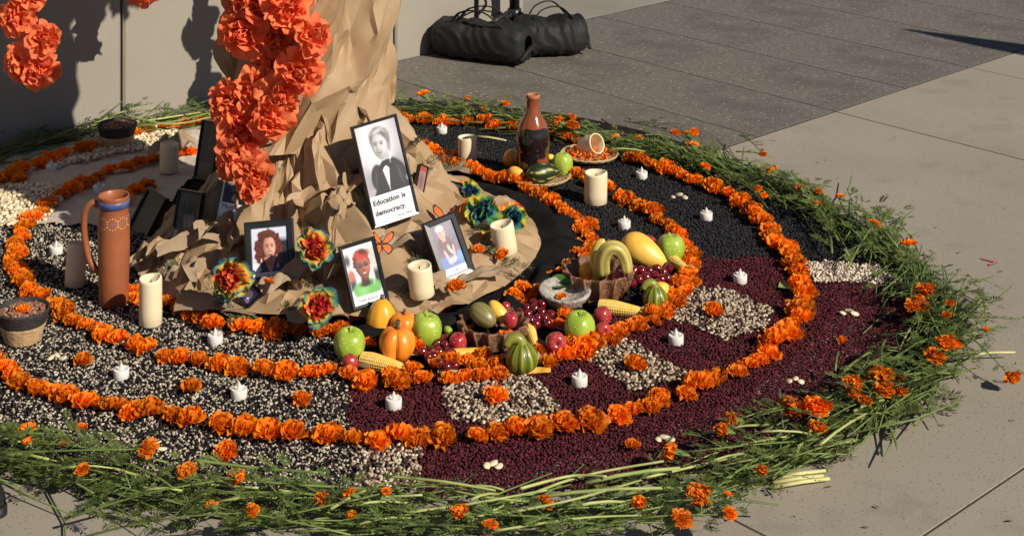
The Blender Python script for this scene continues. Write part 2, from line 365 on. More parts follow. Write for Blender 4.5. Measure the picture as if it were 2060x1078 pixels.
P1 = WP((884, 772), (1062, 760), (1130, 836), (1020, 856), (925, 862), (898, 835))
P2 = WP((1178, 724), (1250, 690), (1394, 762), (1350, 776), (1270, 802))
P3 = WP((1381, 585), (1462, 590), (1560, 634), (1540, 664), (1465, 694), (1338, 645))
P4 = WP((703, 888), (845, 902), (846, 1000), (718, 985))
P5 = WP((1615, 534), (1762, 542), (1820, 580), (1640, 577))
R_mixed = WP((-160, 452), (212, 462), (400, 470), (640, 560), (697, 700), (699, 770), (701, 884), (703, 888), (718, 985), (740, 1020), (500, 1010), (300, 985), (0, 925), (-160, 890))
R_red = WP((699, 766), (701, 884), (845, 902), (846, 1012), (1100, 1000), (1300, 975), (1450, 945), (1600, 865), (1720, 800), (1830, 730), (1870, 650), (1820, 577), (1640, 575), (1600, 526), (1390, 527), (1330, 600), (1150, 690), (950, 740))
R_black = WP((1385, 528), (1600, 527), (1620, 536), (1800, 546), (1790, 500), (1660, 425), (1500, 352), (1350, 308), (1200, 272), (1000, 238), (800, 210), (680, 205), (690, 300), (890, 320), (1080, 400), (1140, 460), (1150, 570), (1300, 610))
CREAM, CREAM2, BRN, BLK = (0.52, 0.44, 0.33), (0.34, 0.255, 0.18), (0.075, 0.038, 0.030), (0.014, 0.012, 0.013)
scatter('mixed_beans', [R_mixed], [P4], 0.0070, (0.0104, 0.0050, 0.0048), [((0.40, 0.345, 0.27), 0.24), ((0.52, 0.46, 0.37), 0.10), ((0.17, 0.14, 0.115), 0.12), (BLK, 0.54)], 'black and white dry beans mixed over the left of the mosaic')
scatter('red_beans', [R_red], [P1, P2, P3, P4, P5], 0.0076, (0.0122, 0.0056, 0.0054), [((0.062, 0.0085, 0.013), 0.6), ((0.100, 0.015, 0.021), 0.3), ((0.034, 0.006, 0.009), 0.1)], 'dark red dry beans over the right of the mosaic')
scatter('black_beans', [R_black], [P5], 0.0082, (0.012, 0.0068, 0.006), [((0.013, 0.013, 0.015), 0.7), ((0.022, 0.022, 0.025), 0.3)], 'black dry beans over the back right of the mosaic')
PATCH = [(CREAM, 0.30), (CREAM2, 0.34), (BRN, 0.28), (BLK, 0.08)]
for P_, lb in ((P1, 'speckled cream bean patch nearest the yellow stick in the red beans'), (P2, 'speckled cream bean patch in the middle of the red beans'),
               (P3, 'speckled cream bean patch beside the black beans'), (P4, 'speckled pinkish bean patch between mixed and red beans outside the outer ring'), (P5, 'cream bean stripe between black and red beans by the greenery')):
    scatter('speckled_beans', [P_], [], 0.0088, (0.013, 0.0078, 0.0068), PATCH if P_ is not P5 else [((0.66, 0.55, 0.45), 0.75), (CREAM2, 0.25)], lb, zb=0.012)
# white salt and hominy in the back left
R_salt = [G(*p) for p in ((-160, 458), (205, 466), (330, 430), (420, 330), (470, 232), (300, 256), (60, 312), (-160, 370))]
sb = MB(); SP = [(p.x, p.y) for p in R_salt]
xs = [p[0] for p in SP]; ys = [p[1] for p in SP]
nx, ny = 130, 110
gp = np.array([(lerp(min(xs), max(xs), i / (nx - 1)), lerp(min(ys), max(ys), j / (ny - 1))) for j in range(ny) for i in range(nx)])
gi = poly_in(SP, gp + NP.normal(0, 0.004, gp.shape)); idx = {}
for k in np.nonzero(gi)[0]:
    x, y = gp[k]; idx[k] = len(sb.v)
    sb.v.append((x, y, 0.012 + 0.010 * nz((x, y, 0), 9) + 0.004 * nz((x, y, 1), 40) + 0.003 * tri(x * 9 + y * 3)))
    sb.c.append((1, 1, 1))
for j in range(ny - 1):
    for i in range(nx - 1):
        q = [j * nx + i, j * nx + i + 1, (j + 1) * nx + i + 1, (j + 1) * nx + i]
        if all(k in idx for k in q): sb.f.append(tuple(idx[k] for k in q))
tag(sb.build('white_salt', M_salt), 'white salt spread in the back left of the mosaic', kind='stuff')
H1 = WP((-90, 385), (60, 383), (150, 392), (105, 440), (70, 466), (-90, 470))
H2 = WP((215, 275), (355, 262), (345, 300), (215, 325), (110, 352), (80, 335))
scatter('hominy', [H1, H2], [], 0.0135, (0.017, 0.014, 0.011), [((0.70, 0.60, 0.42), 0.7), ((0.60, 0.48, 0.30), 0.3)], 'chunky cream hominy kernels on the white salt', zb=0.02, zj=0.008)

# ------------------------------------------------------------------ the paper tree: trunk, mound, black skirt
TC = Vector((-0.478, 4.64, 0))
RC = Vector((-0.50, 4.56, 0)); RR = 0.685
def crumple(a, b, s, k=5, f0=2.2):
    r = random.Random(s); h = 0; amp = 1.0; tot = 0
    for i in range(k):
        th = r.uniform(0, math.pi); f = f0 * (1.45 ** i)
        wv = noise.noise(Vector((a * f * 0.35 + i * 7.1, b * f * 0.35, s * 0.37))) * 1.3
        h += amp * (tri(f * (math.cos(th) * a + math.sin(th) * b) + r.random() + wv) - 0.5); tot += amp; amp *= 0.72
    return h / tot
def saw(x):
    f = x % 1.0; return f / 0.93 if f < 0.93 else (1 - f) / 0.07
_FT = {}
def facet(u, v, seed):
    """piecewise flat random relief: flat triangles meeting in straight creases, like crumpled paper"""
    if seed not in _FT: r = random.Random(seed); _FT[seed] = [[r.uniform(-1, 1) for _ in range(64)] for _ in range(64)]
    T = _FT[seed]; i, j = math.floor(u), math.floor(v); fu, fv = u - i, v - j
    h = lambda a, b: T[(i + a) % 64][(j + b) % 64]
    if fu > fv: return h(0, 0) + (h(1, 0) - h(0, 0)) * fu + (h(1, 1) - h(1, 0)) * fv
    return h(0, 0) + (h(1, 1) - h(0, 1)) * fu + (h(0, 1) - h(0, 0)) * fv
def rot2(x, y, deg): c, s = math.cos(math.radians(deg)), math.sin(math.radians(deg)); return x * c + y * s, -x * s + y * c
def paper_relief(x, y, seed, big=1.0):
    wx, wy = x + 0.012 * nz((x, y, seed), 3), y + 0.012 * nz((y, x, seed + 4), 3)
    u, v = rot2(wx, wy, 58); u2, v2 = rot2(wx, wy, 25); u3, v3 = rot2(wx, wy, 80)
    return 0.036 * big * facet(v / 0.10, u / 0.24, seed) + 0.021 * facet(v2 / 0.055, u2 / 0.12, seed + 1) + 0.0085 * facet(u3 / 0.03, v3 / 0.05, seed + 2)
def crease_mesh(nu, nv, pos, disp, seed, wrap, jit=0.36, levels=2, amp=(0.012, 0.006), diag=None):
    """jittered lattice -> big flat triangles, split twice with small kinks: sharp creases of crumpled paper.
    pos(u, v) gives the smooth surface point and its normal, disp(u, v) the fold height"""
    r = random.Random(seed); P = []; m = nu if wrap else nu + 1
    for j in range(nv + 1):
        for i in range(m):
            ju = r.uniform(-jit, jit) / nu; jv = (r.uniform(-jit, jit) if 0 < j < nv else 0) / nv
            if not wrap and i in (0, nu): ju = 0
            u, v = i / nu + ju, j / nv + jv; p, n = pos(u, v)
            P.append(p + n * disp(u, v, r))
    T = []
    for j in range(nv):
        for i in range(nu):
            q = [j * m + i, j * m + (i + 1) % m, (j + 1) * m + (i + 1) % m, (j + 1) * m + i]
            d1, d2 = (P[q[0]] - P[q[2]]).length, (P[q[1]] - P[q[3]]).length
            T += [(q[0], q[1], q[2]), (q[0], q[2], q[3])] if d1 < d2 else [(q[0], q[1], q[3]), (q[1], q[2], q[3])]
    for l in range(levels):
        mid = {}; T2 = []
        def mp(i, j, n):
            k = (min(i, j), max(i, j))
            if k not in mid:
                L = (P[i] - P[j]).length; mid[k] = len(P)
                P.append(P[i].lerp(P[j], 0.5 + r.uniform(-.14, .14)) + n * r.gauss(0, 1) * min(amp[l], L * 0.16))
            return mid[k]
        for a_, b_, c_ in T:
            n = (P[b_] - P[a_]).cross(P[c_] - P[a_]); n = n.normalized() if n.length > 1e-12 else Vector((0, 0, 1))
            x, y, z = mp(a_, b_, n), mp(b_, c_, n), mp(c_, a_, n)
            T2 += [(a_, x, z), (x, b_, y), (z, y, c_), (x, y, z)]
        T = T2
    o = MB(); o.v = [tuple(p) for p in P]; o.f = T; o.c = [(1, 1, 1)] * len(P); return o
def trunk_pos(u, v):
    z = lerp(0.36, 1.75, v)
    th = 2 * math.pi * u + math.pi / 2 + 2.3 * (z - 0.5)         # rows of folds climb to the right
    c, s = math.cos(th), math.sin(th)
    z += (0.03 + 0.035 * math.sin(th * 2 + 1)) * max(0, 1 - v / 0.05)
    r = interp(z, [(0.36, 0.258), (0.42, 0.246), (0.50, 0.238), (0.60, 0.232), (0.8, 0.228), (1.05, 0.205), (1.3, 0.19), (1.75, 0.18)])
    return TC + Vector((r * c, r * s, z)), Vector((c, s, 0.0))
def trunk_disp(u, v, r):
    z = lerp(0.36, 1.75, v); th = (2 * math.pi * u + math.pi / 2 + 2.3 * (z - 0.5)) % (2 * math.pi)
    g_ = abs(math.degrees(th) - (318 - 16 * (z - 0.55)))
    return 0.062 * (0.5 - saw(5 * u + 0.10 * math.sin(9 * v))) + r.gauss(0, 0.019) - (0.06 * max(0, 1 - g_ / 7) if z > 0.52 else 0)
tree = empty('paper_tree', TC, 0, 'crumpled brown kraft paper tree trunk on its spreading paper base', 'paper tree')
crease_mesh(30, 13, trunk_pos, trunk_disp, 5, True, 0.40, 2, (0.0075, 0.0028)).build('trunk', M_kraft, tree, -TC).data.set_sharp_from_angle(angle=math.radians(24))
RIM = [(-180, .49), (-160, .50), (-140, .52), (-120, .495), (-100, .515), (-80, .555), (-60, .635), (-45, .66), (0, .645), (45, .62), (90, .58), (135, .52), (180, .50)]
BC = Vector((-0.45, 4.60, 0))
def rim_r(th): return interp((math.degrees(th) + 180) % 360 - 180, RIM)
def mound_z(r, th):
    right = 0.5 + 0.5 * math.cos(th + 0.5)           # 1 towards the right front
    q = r / rim_r(th)
    return interp(q, [(0.0, 0.52), (0.33, 0.42), (0.45, 0.31), (0.63, 0.175), (0.78, lerp(0.095, 0.12, right)), (0.92, lerp(0.06, 0.105, right)), (0.975, lerp(0.035, 0.095, right)), (1.0, lerp(0.012, 0.070, right))])
def mound_pos(u, v):
    th = 2 * math.pi * u + 0.5 * (v - 0.4); x, y = math.cos(th), math.sin(th); rg = 0.5 + 0.5 * math.cos(th + 0.5)
    rim = rim_r(th) * (1 + 0.05 * nz((x, y, 0), 3) * (1 - 0.85 * rg)); r = rim * (0.22 + 0.78 * v)
    return BC + Vector((r * x, r * y, max(0.012, mound_z(r * rim_r(th) / rim, th)))), Vector((x * 0.3, y * 0.3, 0.95))
def mound_disp(u, v, r):
    th = 2 * math.pi * u + 0.5 * (v - 0.4); rg = 0.5 + 0.5 * math.cos(th + 0.5)
    w = (1 - ss(0.52, 0.85, v) * (0.50 + 0.48 * rg))
    if v > 0.999: return 0.0
    return (0.055 * (saw(-(9 * u + 0.5 * v)) - 0.5) + r.gauss(0, 0.021)) * w + 0.004
crease_mesh(52, 8, mound_pos, mound_disp, 8, True, 0.40, 2, (0.008, 0.003)).build('paper_base', M_kraft, tree, -TC).data.set_sharp_from_angle(angle=math.radians(24))
def surf_z(x, y):
    """approximate top of the paper base at (x, y)"""
    dx, dy = x - BC.x, y - BC.y
    return mound_z(math.hypot(dx, dy), math.atan2(dy, dx))
# branches (above the picture, but their shadows fall into it)
br = MB()
br.tube(spline([TC + V(0, 0, 1.55), TC + V(-0.25, 0.1, 1.72), TC + V(-0.62, 0.3, 1.68), TC + V(-0.95, 0.42, 1.52)], 14), [0.10, 0.09, 0.085, 0.08, 0.075, 0.07, 0.065, 0.06, 0.055, 0.05, 0.045, 0.04, 0.035, 0.03], 12)
br.build('branch', M_kraft, tree, -TC)
br = MB(); br.tube(spline([TC + V(0, 0.02, 1.4), TC + V(0.1, 0.25, 1.55), TC + V(0.02, 0.62, 1.5), TC + V(-0.12, 0.95, 1.42)], 12), [0.1, 0.09, 0.08, 0.075, 0.07, 0.065, 0.06, 0.055, 0.05, 0.045, 0.04, 0.03], 12)
br.build('branch', M_kraft, tree, -TC)
# black cloth under the paper base
def skirt_pt(a, b):
    th = lerp(math.radians(-75), math.radians(100), a)
    r = lerp(rim_r(th) - 0.05, rim_r(th) + 0.17 + 0.04 * math.sin(3 * th + 1), b)
    fo = tri(th * 3.3 + 0.6 * nz((math.cos(th), math.sin(th), b), 3)) - 0.5
    z = lerp(0.035, 0.014, b) + (0.050 * fo + 0.012) * math.sin(math.pi * min(1, b * 1.05)) * ss(0.12, 0.4, b) + 0.012 * crumple(math.cos(th) * r * 2, math.sin(th) * r * 2, 4, 4, 3)
    return BC + Vector((r * math.cos(th), r * math.sin(th), max(z, 0.011)))
ck = MB().grid(120, 26, skirt_pt).build('black_cloth', M_black)
tag(ck, 'black cloth puddled under the right edge of the paper base', 'cloth')
# ------------------------------------------------------------------ marigolds
def marigold_mesh(seed):
    r = random.Random(seed); b = MB()
    lay = [(13, 6, 1.0), (13, 20, 1.0), (12, 36, 0.97), (10, 52, 0.92), (8, 66, 0.86), (5, 80, 0.78)]
    for li, (n, ph, ln) in enumerate(lay):
        off = r.random() * 6.28
        for k in range(n):
            th = off + 6.283 * k / n + r.uniform(-0.16, 0.16); p = math.radians(ph + r.uniform(-9, 9))
            L = ln * r.uniform(0.72, 1.18); w = r.uniform(0.20, 0.30)
            o = Vector((math.cos(th), math.sin(th), 0)); t = Vector((-math.sin(th), math.cos(th), 0)); up = Vector((0, 0, 1))
            vs = []; cs = []; tone = r.uniform(0.82, 1.12)
            for i, (s, ww) in enumerate(((0.08, 0.3), (0.45, 0.75), (0.8, 1.1), (1.0, 1.0))):
                for j in (-1, -0.33, 0.33, 1):
                    fr = (0.075 * r.uniform(-1, 1) + (0.05 if abs(j) < 0.5 else -0.04)) * s
                    q = p + 0.28 * s * s - 0.1
                    pos = o * (L * s * math.cos(q)) + up * (0.26 + 0.62 * L * s * math.sin(q)) + t * (j * w * ww)
                    nrm = (-o * math.sin(q) + up * math.cos(q))
                    pos += nrm * fr * 1.5
                    if i == 3: pos += o * r.uniform(-0.09, 0.06) * math.cos(q)
                    pos.z = max(pos.z, 0.03)
                    vs.append(pos)
                    f = s ** 0.8
                    cs.append((min(0.98, 0.96 * tone), (0.185 + 0.095 * f) * tone, 0.005))
            b.add(vs, [(i * 4 + j, i * 4 + j + 1, i * 4 + j + 5, i * 4 + j + 4) for i in range(3) for j in range(3)], cs)
    return b.mesh('marigold', M_marig, True, True)
MARI = [marigold_mesh(100 + i) for i in range(8)]
def marigold(p, R, label, group, tilt=0.35, name='marigold', flat=1.0):
    rot = Matrix.Rotation(rnd.random() * 6.28, 4, 'Z'); ax = Vector((rnd.uniform(-1, 1), rnd.uniform(-1, 1), 0)).normalized()
    q = (Matrix.Rotation(rnd.uniform(0, tilt), 4, ax) @ rot).to_quaternion()
    o = place(name, rnd.choice(MARI), None, p, q, (R * rnd.uniform(0.93, 1.07), R * rnd.uniform(0.93, 1.07), R * flat * rnd.uniform(0.95, 1.25)))
    tag(o, label, 'flower', group); return o
def ring_fn(px, z=0.018):
    q = [G(*p, z) for p in px]; q = sorted((math.atan2(p.y - CEN.y, p.x - CEN.x), math.hypot(p.y - CEN.y, p.x - CEN.x)) for p in q)
    q = [(q[-1][0] - 2 * math.pi, q[-1][1])] + q + [(q[0][0] + 2 * math.pi, q[0][1])]
    return lambda th: interp(((th + math.pi) % (2 * math.pi)) - math.pi, q)
PXA = [(0, 740), (90, 790), (210, 825), (340, 845), (430, 862), (540, 875), (640, 882), (740, 893), (850, 890), (950, 882), (1050, 872), (1150, 857), (1250, 838), (1330, 812), (1420, 780), (1500, 745), (1570, 695), (1610, 635), (1614, 585), (1588, 525), (1542, 460), (1482, 405), (1400, 368), (1320, 338), (1270, 322), (1160, 285), (1100, 272), (980, 254), (830, 244), (390, 252), (300, 266), (160, 308), (90, 333), (10, 362)]
PXB = [(30, 520), (60, 588), (120, 628), (210, 678), (290, 703), (380, 725), (460, 738), (540, 753), (650, 756), (720, 768), (820, 773), (920, 764), (1010, 754), (1100, 734), (1200, 698), (1300, 653), (1372, 603), (1390, 545), (1383, 500), (1345, 455), (1300, 425), (1230, 390), (1190, 370), (900, 316), (840, 300), (395, 308), (330, 320), (200, 358), (130, 396), (85, 428), (45, 470)]
PXC = [(970, 354), (1040, 376), (1090, 396), (1150, 444), (1188, 490), (1150, 570), (1040, 610), (640, 668), (560, 668), (430, 658), (370, 628), (272, 602), (262, 545), (250, 400), (285, 382), (830, 318), (900, 332)]
fA, fB, fC = ring_fn(PXA), ring_fn(PXB), ring_fn(PXC)
def sector(p):
    px, py = CX + p.x * F / p.y, YH + H * F / p.y
    if px < 420 and py < 455: return 'over the white salt'
    if px < 260: return 'over mixed beans at the left edge'
    if px < 700: return 'over the mixed beans at the front'
    if py > 530:
        if px < 900: return 'by the front red square'
        if px < 1200: return 'by the nearest speckled patch'
        return 'by the middle speckled patch' if px < 1440 else 'by the speckled patch next to the black beans'
    return 'over the black beans at the right' if px > 1250 else 'over the black beans at the back'
def ring(fn, nm, step, R, skip, rows=1, jit=0.010):
    th = -math.pi
    while th < math.pi:
        r = fn(th); p = CEN + Vector((r * math.cos(th), r * math.sin(th), 0))
        px, py = CX + p.x * F / p.y, YH + H * F / p.y
        sz = R * rnd.uniform(0.82, 1.22)
        if -30 < px < 2080 and not skip(px, py):
            for k in range(rows):
                q = p + Vector((rnd.uniform(-jit, jit), rnd.uniform(-jit, jit), 0.010 + (0.012 * k)))
                marigold(q, sz, 'orange marigold head in the %s ring %s' % (nm, sector(p)), 'marigolds of the %s ring' % nm, 0.5, flat=1.25)
        th += step * rnd.uniform(0.85, 1.1) * (sz / R) / r
GAPA = [(143, 7)]
ring(fA, 'outer', 0.0555, 0.0318, lambda x, y: (y > 700 and any(abs(x - g) < w for g, w in GAPA)) or (440 < x < 790 and y < 400) or (1165 < x < 1245 and y < 330))
ring(fB, 'middle', 0.0500, 0.0285, lambda x, y: (400 < x < 790 and y < 450) or (y > 690 and (abs(x - 612) < 5 or abs(x - 1055) < 30)) or (940 < x < 1160 and y < 400))
ring(fC, 'inner', 0.050, 0.0290, lambda x, y: (300 < x < 800 and y < 560) or (x < 262 and 430 < y < 640) or (700 < x < 1010 and y > 540))
# second row where the fruit spread is edged thickly
for px, py in [(735, 765), (785, 760), (830, 752), (880, 742), (905, 738), (940, 735), (975, 728), (1000, 738), (880, 725), (960, 745), (1085, 715), (1120, 708), (1150, 690), (1150, 705), (1185, 695), (1215, 683), (1250, 668), (1285, 655), (1310, 640), (1340, 625), (1355, 608), (1375, 575), (1392, 525), (1180, 688), (1235, 675), (1330, 600), (1360, 580), (1190, 505), (1165, 470), (1185, 460), (1120, 590), (1085, 600), (1165, 520), (1060, 590), (690, 668), (722, 655), (742, 705), (835, 705), (878, 642), (893, 628), (1035, 604), (1047, 588), (1098, 585), (1112, 572), (1132, 558), (1148, 542), (1122, 662), (1136, 642), (1096, 660), (850, 690), (940, 672), (1020, 690), (1160, 500), (1140, 605)]:
    marigold(G(px, py, 0.016), rnd.uniform(0.022, 0.029), 'orange marigold head packed along the fruit spread', 'marigolds edging the fruit', 0.6, flat=1.25)
for px, py, R, lb in [(165, 735, .026, 'single orange marigold beside the pair of white beans on mixed beans'), (383, 790, .024, 'single orange marigold left of the middle front tea light'),
                      (607, 812, .022, 'small darker marigold alone on mixed beans left of the red beans'), (995, 808, .030, 'single orange marigold on the speckled patch under the yellow stick'),
                      (1278, 746, .028, 'single orange marigold on the middle speckled patch'), (1436, 637, .028, 'single orange marigold on the speckled patch by the black beans'),
                      (1273, 905, .018, 'narrow orange marigold standing on outer red beans'), (1695, 690, .013, 'tiny orange marigold bud on outer red beans at the right'),
                      (40, 372, .030, 'single orange marigold on sunlit white salt at the left edge'), (165, 868, .014, 'broken marigold bits on outer mixed beans'),
                      (457, 920, .026, 'orange marigold on outer mixed beans against the front greenery'), (1702, 625, .010, 'tiny orange petal knot near white beans')][:11]:
    marigold(G(px, py, 0.012), R, lb, None, 0.3, flat=1.35)
for px, py, z, R, lb in [(917, 585, .11, .027, 'orange marigold on the paper rim under the lilac photo'), (1012, 517, .12, .020, 'orange marigold at the foot of the rainbow flower candle'),
                         (882, 400, .19, .024, 'orange marigold above the butterfly beside the democracy photo'), (962, 505, .13, .018, 'ragged orange marigold right of the lilac photo'),
                         (540, 570, .14, .014, 'small marigold petals on the red haired portrait edge'), (975, 480, .13, .014, 'small torn marigold beside the rainbow flowers')]:
    marigold(G(px, py, z), R, lb, None, 0.6)

# ------------------------------------------------------------------ tissue paper flowers
RB = [(0.0, (0.42, 0.015, 0.025)), (0.38, (0.62, 0.03, 0.03)), (0.55, (0.72, 0.14, 0.02)), (0.68, (0.72, 0.52, 0.05)), (0.78, (0.07, 0.28, 0.05)), (0.90, (0.02, 0.15, 0.28)), (1.0, (0.02, 0.035, 0.14))]
def ramp(t, R):
    for (a, c), (b, d) in zip(R, R[1:]):
        if t <= b:
            u = (t - a) / (b - a); return tuple(lerp(c[i], d[i], u) for i in range(3))
    return R[-1][1]
def tissue_layers(seed, n=6, rainbow=None, m=None):
    r = random.Random(seed); out = []
    for L in range(n):
        f = L / (n - 1); b = MB(); ph = math.radians(lerp(2, 82, f ** 0.85)); RL = lerp(1.0, 0.60, f)
        s0 = r.random() * 50; npl = r.choice((4, 5, 6)); nu, nv = 64, 8
        off = r.random()
        tears = [r.random() for _ in range(r.choice((2, 3, 4)))]
        for j in range(nv):
            v = j / (nv - 1)
            for i in range(nu):
                th = 6.2832 * i / nu; c, s = math.cos(th), math.sin(th)
                tear = max(max(0.0, 1 - min(abs(i / nu - t), 1 - abs(i / nu - t)) / 0.02) for t in tears)
                rr = RL * v * (1 + 0.24 * nz((c, s, 0), 1.9, s0) * v - 0.30 * tear * v)
                el = ph * (0.30 + 0.70 * v) + 0.65 * nz((c, s, 0), 1.0, s0 + 9) * v
                pl = (tri(npl * i / nu + off + 0.55 * nz((c, s, v), 1.9, s0)) - 0.5) * 0.42 + 0.13 * (tri(2.3 * npl * i / nu + 1.2 * nz((c, s, v), 2.4, s0 + 3)) - 0.5) + 0.07 * nz((c * 2, s * 2, v * 2.5), 1.6, s0 + 5)
                d = pl * v ** 1.2 * RL
                o = Vector((c, s, 0)); nrm = Vector((-c * math.sin(el), -s * math.sin(el), math.cos(el)))
                p = o * rr * math.cos(el) + Vector((0, 0, rr * math.sin(el) - 0.10 * (1 - f))) + nrm * d
                p += Vector((-s, c, 0)) * 0.12 * v * nz((c, s, v), 3.1, s0 + 7)
                b.v.append(tuple(p))
                if rainbow:
                    t = (v ** 1.3 * (0.42 + 0.52 * (1 - f)) if rainbow == 1 else v ** 1.5 * (0.10 + 0.36 * (1 - f) ** 2)) + 0.26 * nz((c, s, v * 0.6), 1.4, s0)
                    b.c.append(ramp(min(1, max(0, (1 - t) if rainbow == 2 else t)), RB))
                else: b.c.append((1, 1, 1))
        b.f += [(j * nu + i, j * nu + (i + 1) % nu, (j + 1) * nu + (i + 1) % nu, (j + 1) * nu + i) for j in range(nv - 1) for i in range(nu)]
        out.append(b.mesh('petal_layer', m or M_tissue, True, bool(rainbow)))
    return out
TIS = [tissue_layers(300 + i, 5) for i in range(6)]
RAIN = [tissue_layers(330 + i, 5, 1, M_rain) for i in range(3)] + [tissue_layers(340 + i, 5, 2, M_rain) for i in range(2)]
def facing(d, spin=0.0):
    return (Vector(d).to_track_quat('Z', 'Y').to_matrix().to_4x4() @ Matrix.Rotation(spin, 4, 'Z')).to_quaternion()
def paper_flower(p, R, d, label, group=None, bank=TIS, squash=1.0, name='paper_flower'):
    root = empty(name, p, 0, label, 'paper flower', group)
    root.rotation_mode = 'QUATERNION'; root.rotation_quaternion = facing(d, rnd.random() * 6.28)
    root.scale = (R, R, R * squash)
    for me in rnd.choice(bank) if isinstance(bank[0], list) else bank: place('petal_layer', me, root)
    return root
# garland down the front of the trunk: (px, py, radius px, depth, facing)
TG = [(540, -60, 85, 4.40, (0.1, -1, 0.3)), (500, -130, 85, 4.40, (-0.3, -1, 0.1)), (590, -140, 80, 4.40, (0.4, -1, 0.2)),
      (512, 2, 72, 4.39, (-0.2, -1, 0.15)), (578, 12, 56, 4.33, (0.3, -1, 0.2)), (492, 66, 60, 4.38, (-0.35, -1, 0.0)), (556, 72, 52, 4.38, (0.15, -1, -0.1)), (628, 72, 46, 4.30, (0.85, -0.8, 0.35)),
      (556, 118, 46, 4.40, (0.0, -1, -0.3)), (600, 146, 52, 4.31, (0.5, -1, 0.1)), (524, 182, 56, 4.36, (0.05, -1, 0.35)), (462, 210, 52, 4.38, (-0.7, -0.9, 0.1)),
      (560, 195, 50, 4.31, (0.4, -1, -0.1)), (545, 240, 50, 4.29, (0.3, -1, 0.0)), (487, 262, 60, 4.35, (-0.15, -1, 0.2)), (478, 318, 52, 4.31, (-0.25, -1, -0.05)), (505, 345, 48, 4.28, (0.15, -1, -0.1)), (506, 382, 34, 4.26, (0.1, -0.8, -0.6))]
TGL = ['above the frame edge', 'high on the trunk, left of centre', 'high on the trunk, right of centre', 'topmost visible in the trunk garland, left', 'topmost visible in the trunk garland, right', 'round and left in the upper trunk garland', 'in the middle of the upper trunk garland', 'cupped and turned right at the trunk garland edge',
       'tucked below the upper cluster of the trunk garland', 'at the right edge of the trunk garland waist', 'below the dark gap in the trunk garland', 'turned left on the trunk garland bulge', 'in the right of the trunk garland bulge', 'above the bare paper fold on the garland right', 'in the centre of the lower trunk garland', 'on the left of the lower trunk garland', 'low and right in the trunk garland', 'narrow lowest tip of the trunk garland']
for (px, py, rp, d, fc), lb in zip(TG, TGL):
    paper_flower(D(px, py, d), rp * d / F * 1.0, fc, 'orange tissue flower ' + lb, 'tissue flowers on the trunk')
# garland hanging at the left
for (px, py, rp, d, fc), lb in zip([(30, -70, 45, 5.0, (0.3, -1, 0)), (60, -20, 40, 5.02, (0.5, -1, 0.1)), (34, 40, 40, 5.0, (-0.2, -1, 0.15)), (88, 80, 37, 4.98, (0.7, -0.8, 0.3)), (38, 128, 36, 5.0, (-0.6, -0.9, -0.1)), (80, 142, 40, 4.99, (0.2, -1, -0.15))],
                               ['far above the left garland', 'at the top of the left garland', 'upper left of the left hanging garland', 'on the right of the left hanging garland', 'ragged at the lower left of the hanging garland', 'lowest of the left hanging garland']):
    paper_flower(D(px, py, d), rp * d / F * 1.08, fc, 'orange tissue flower ' + lb, 'tissue flowers of the left garland')
strip = MB().grid(4, 10, lambda a, b: D(60 + 12 * a + 4 * math.sin(b * 9), -20 + 60 * b, 5.03 + 0.02 * math.sin(7 * b + a * 4)))
tag(strip.build('paper_strip', M_kraftd), 'pale torn paper strip behind the left hanging garland', 'paper')
# garlands behind the tree: seen only at the top edge and by their shadows on the wall
HG = [(-1.15, 5.60, 0.565), (-1.13, 5.60, 0.66), (-1.17, 5.61, 0.76), (-1.14, 5.6, 0.87), (-1.16, 5.6, 0.98)]
for i, p in enumerate(HG):
    paper_flower(Vector(p), 0.075, (0.3 * (-1) ** i, -1, 0), 'orange tissue flower peeking at the top edge between garland shadows and trunk', 'tissue flowers hanging behind')
for i, p in enumerate([(-0.62, 5.78, 0.42), (-0.58, 5.78, 0.53), (-0.64, 5.78, 0.66), (-0.60, 5.78, 0.78), (-0.62, 5.78, 0.9)]):
    paper_flower(Vector(p), 0.08, (0.3 * (-1) ** i, -1, 0), 'orange tissue flower hidden behind the paper trunk', 'tissue flowers behind the trunk')
for i, p in enumerate([(-0.52, 5.05, 1.34), (-0.38, 5.1, 1.38), (-0.28, 5.1, 1.46), (-0.6, 5.0, 1.45), (-0.45, 5.15, 1.5)]):
    paper_flower(Vector(p), 0.10, (0.3 * (-1) ** i, -1, 0), 'orange tissue flower on the upper branch above the picture', 'tissue flowers on the branch')
# rainbow tissue flowers on the paper base
for px, py, rp, z, fc, k, lb in [(466, 560, 40, .15, (-0.3, -1, 0.35), 0, 'rainbow tissue flower with red heart left of the red haired portrait'),
                                 (632, 500, 38, .22, (0.2, -1, 0.5), 1, 'rainbow tissue flower between the red haired portrait and the green shirt portrait'),
                                 (640, 615, 36, .12, (0.5, -1, 0.3), 2, 'rainbow tissue flower mostly red under the portraits'),
                                 (968, 432, 40, .17, (0.1, -0.7, 0.8), 3, 'big blue and green rainbow tissue flower behind the candle'),
                                 (942, 388, 26, .19, (0.3, -0.7, 0.6), 4, 'small rainbow tissue flower by the turned small frame'),
                                 (1032, 438, 30, .15, (0.3, -0.8, 0.6), 4, 'dark blue rainbow tissue flower right of the candle top')]:
    d = F * (H - z) / (py - YH)
    paper_flower(D(px, py, d), rp * d / F * 1.1, fc, lb, None, [RAIN[k]])

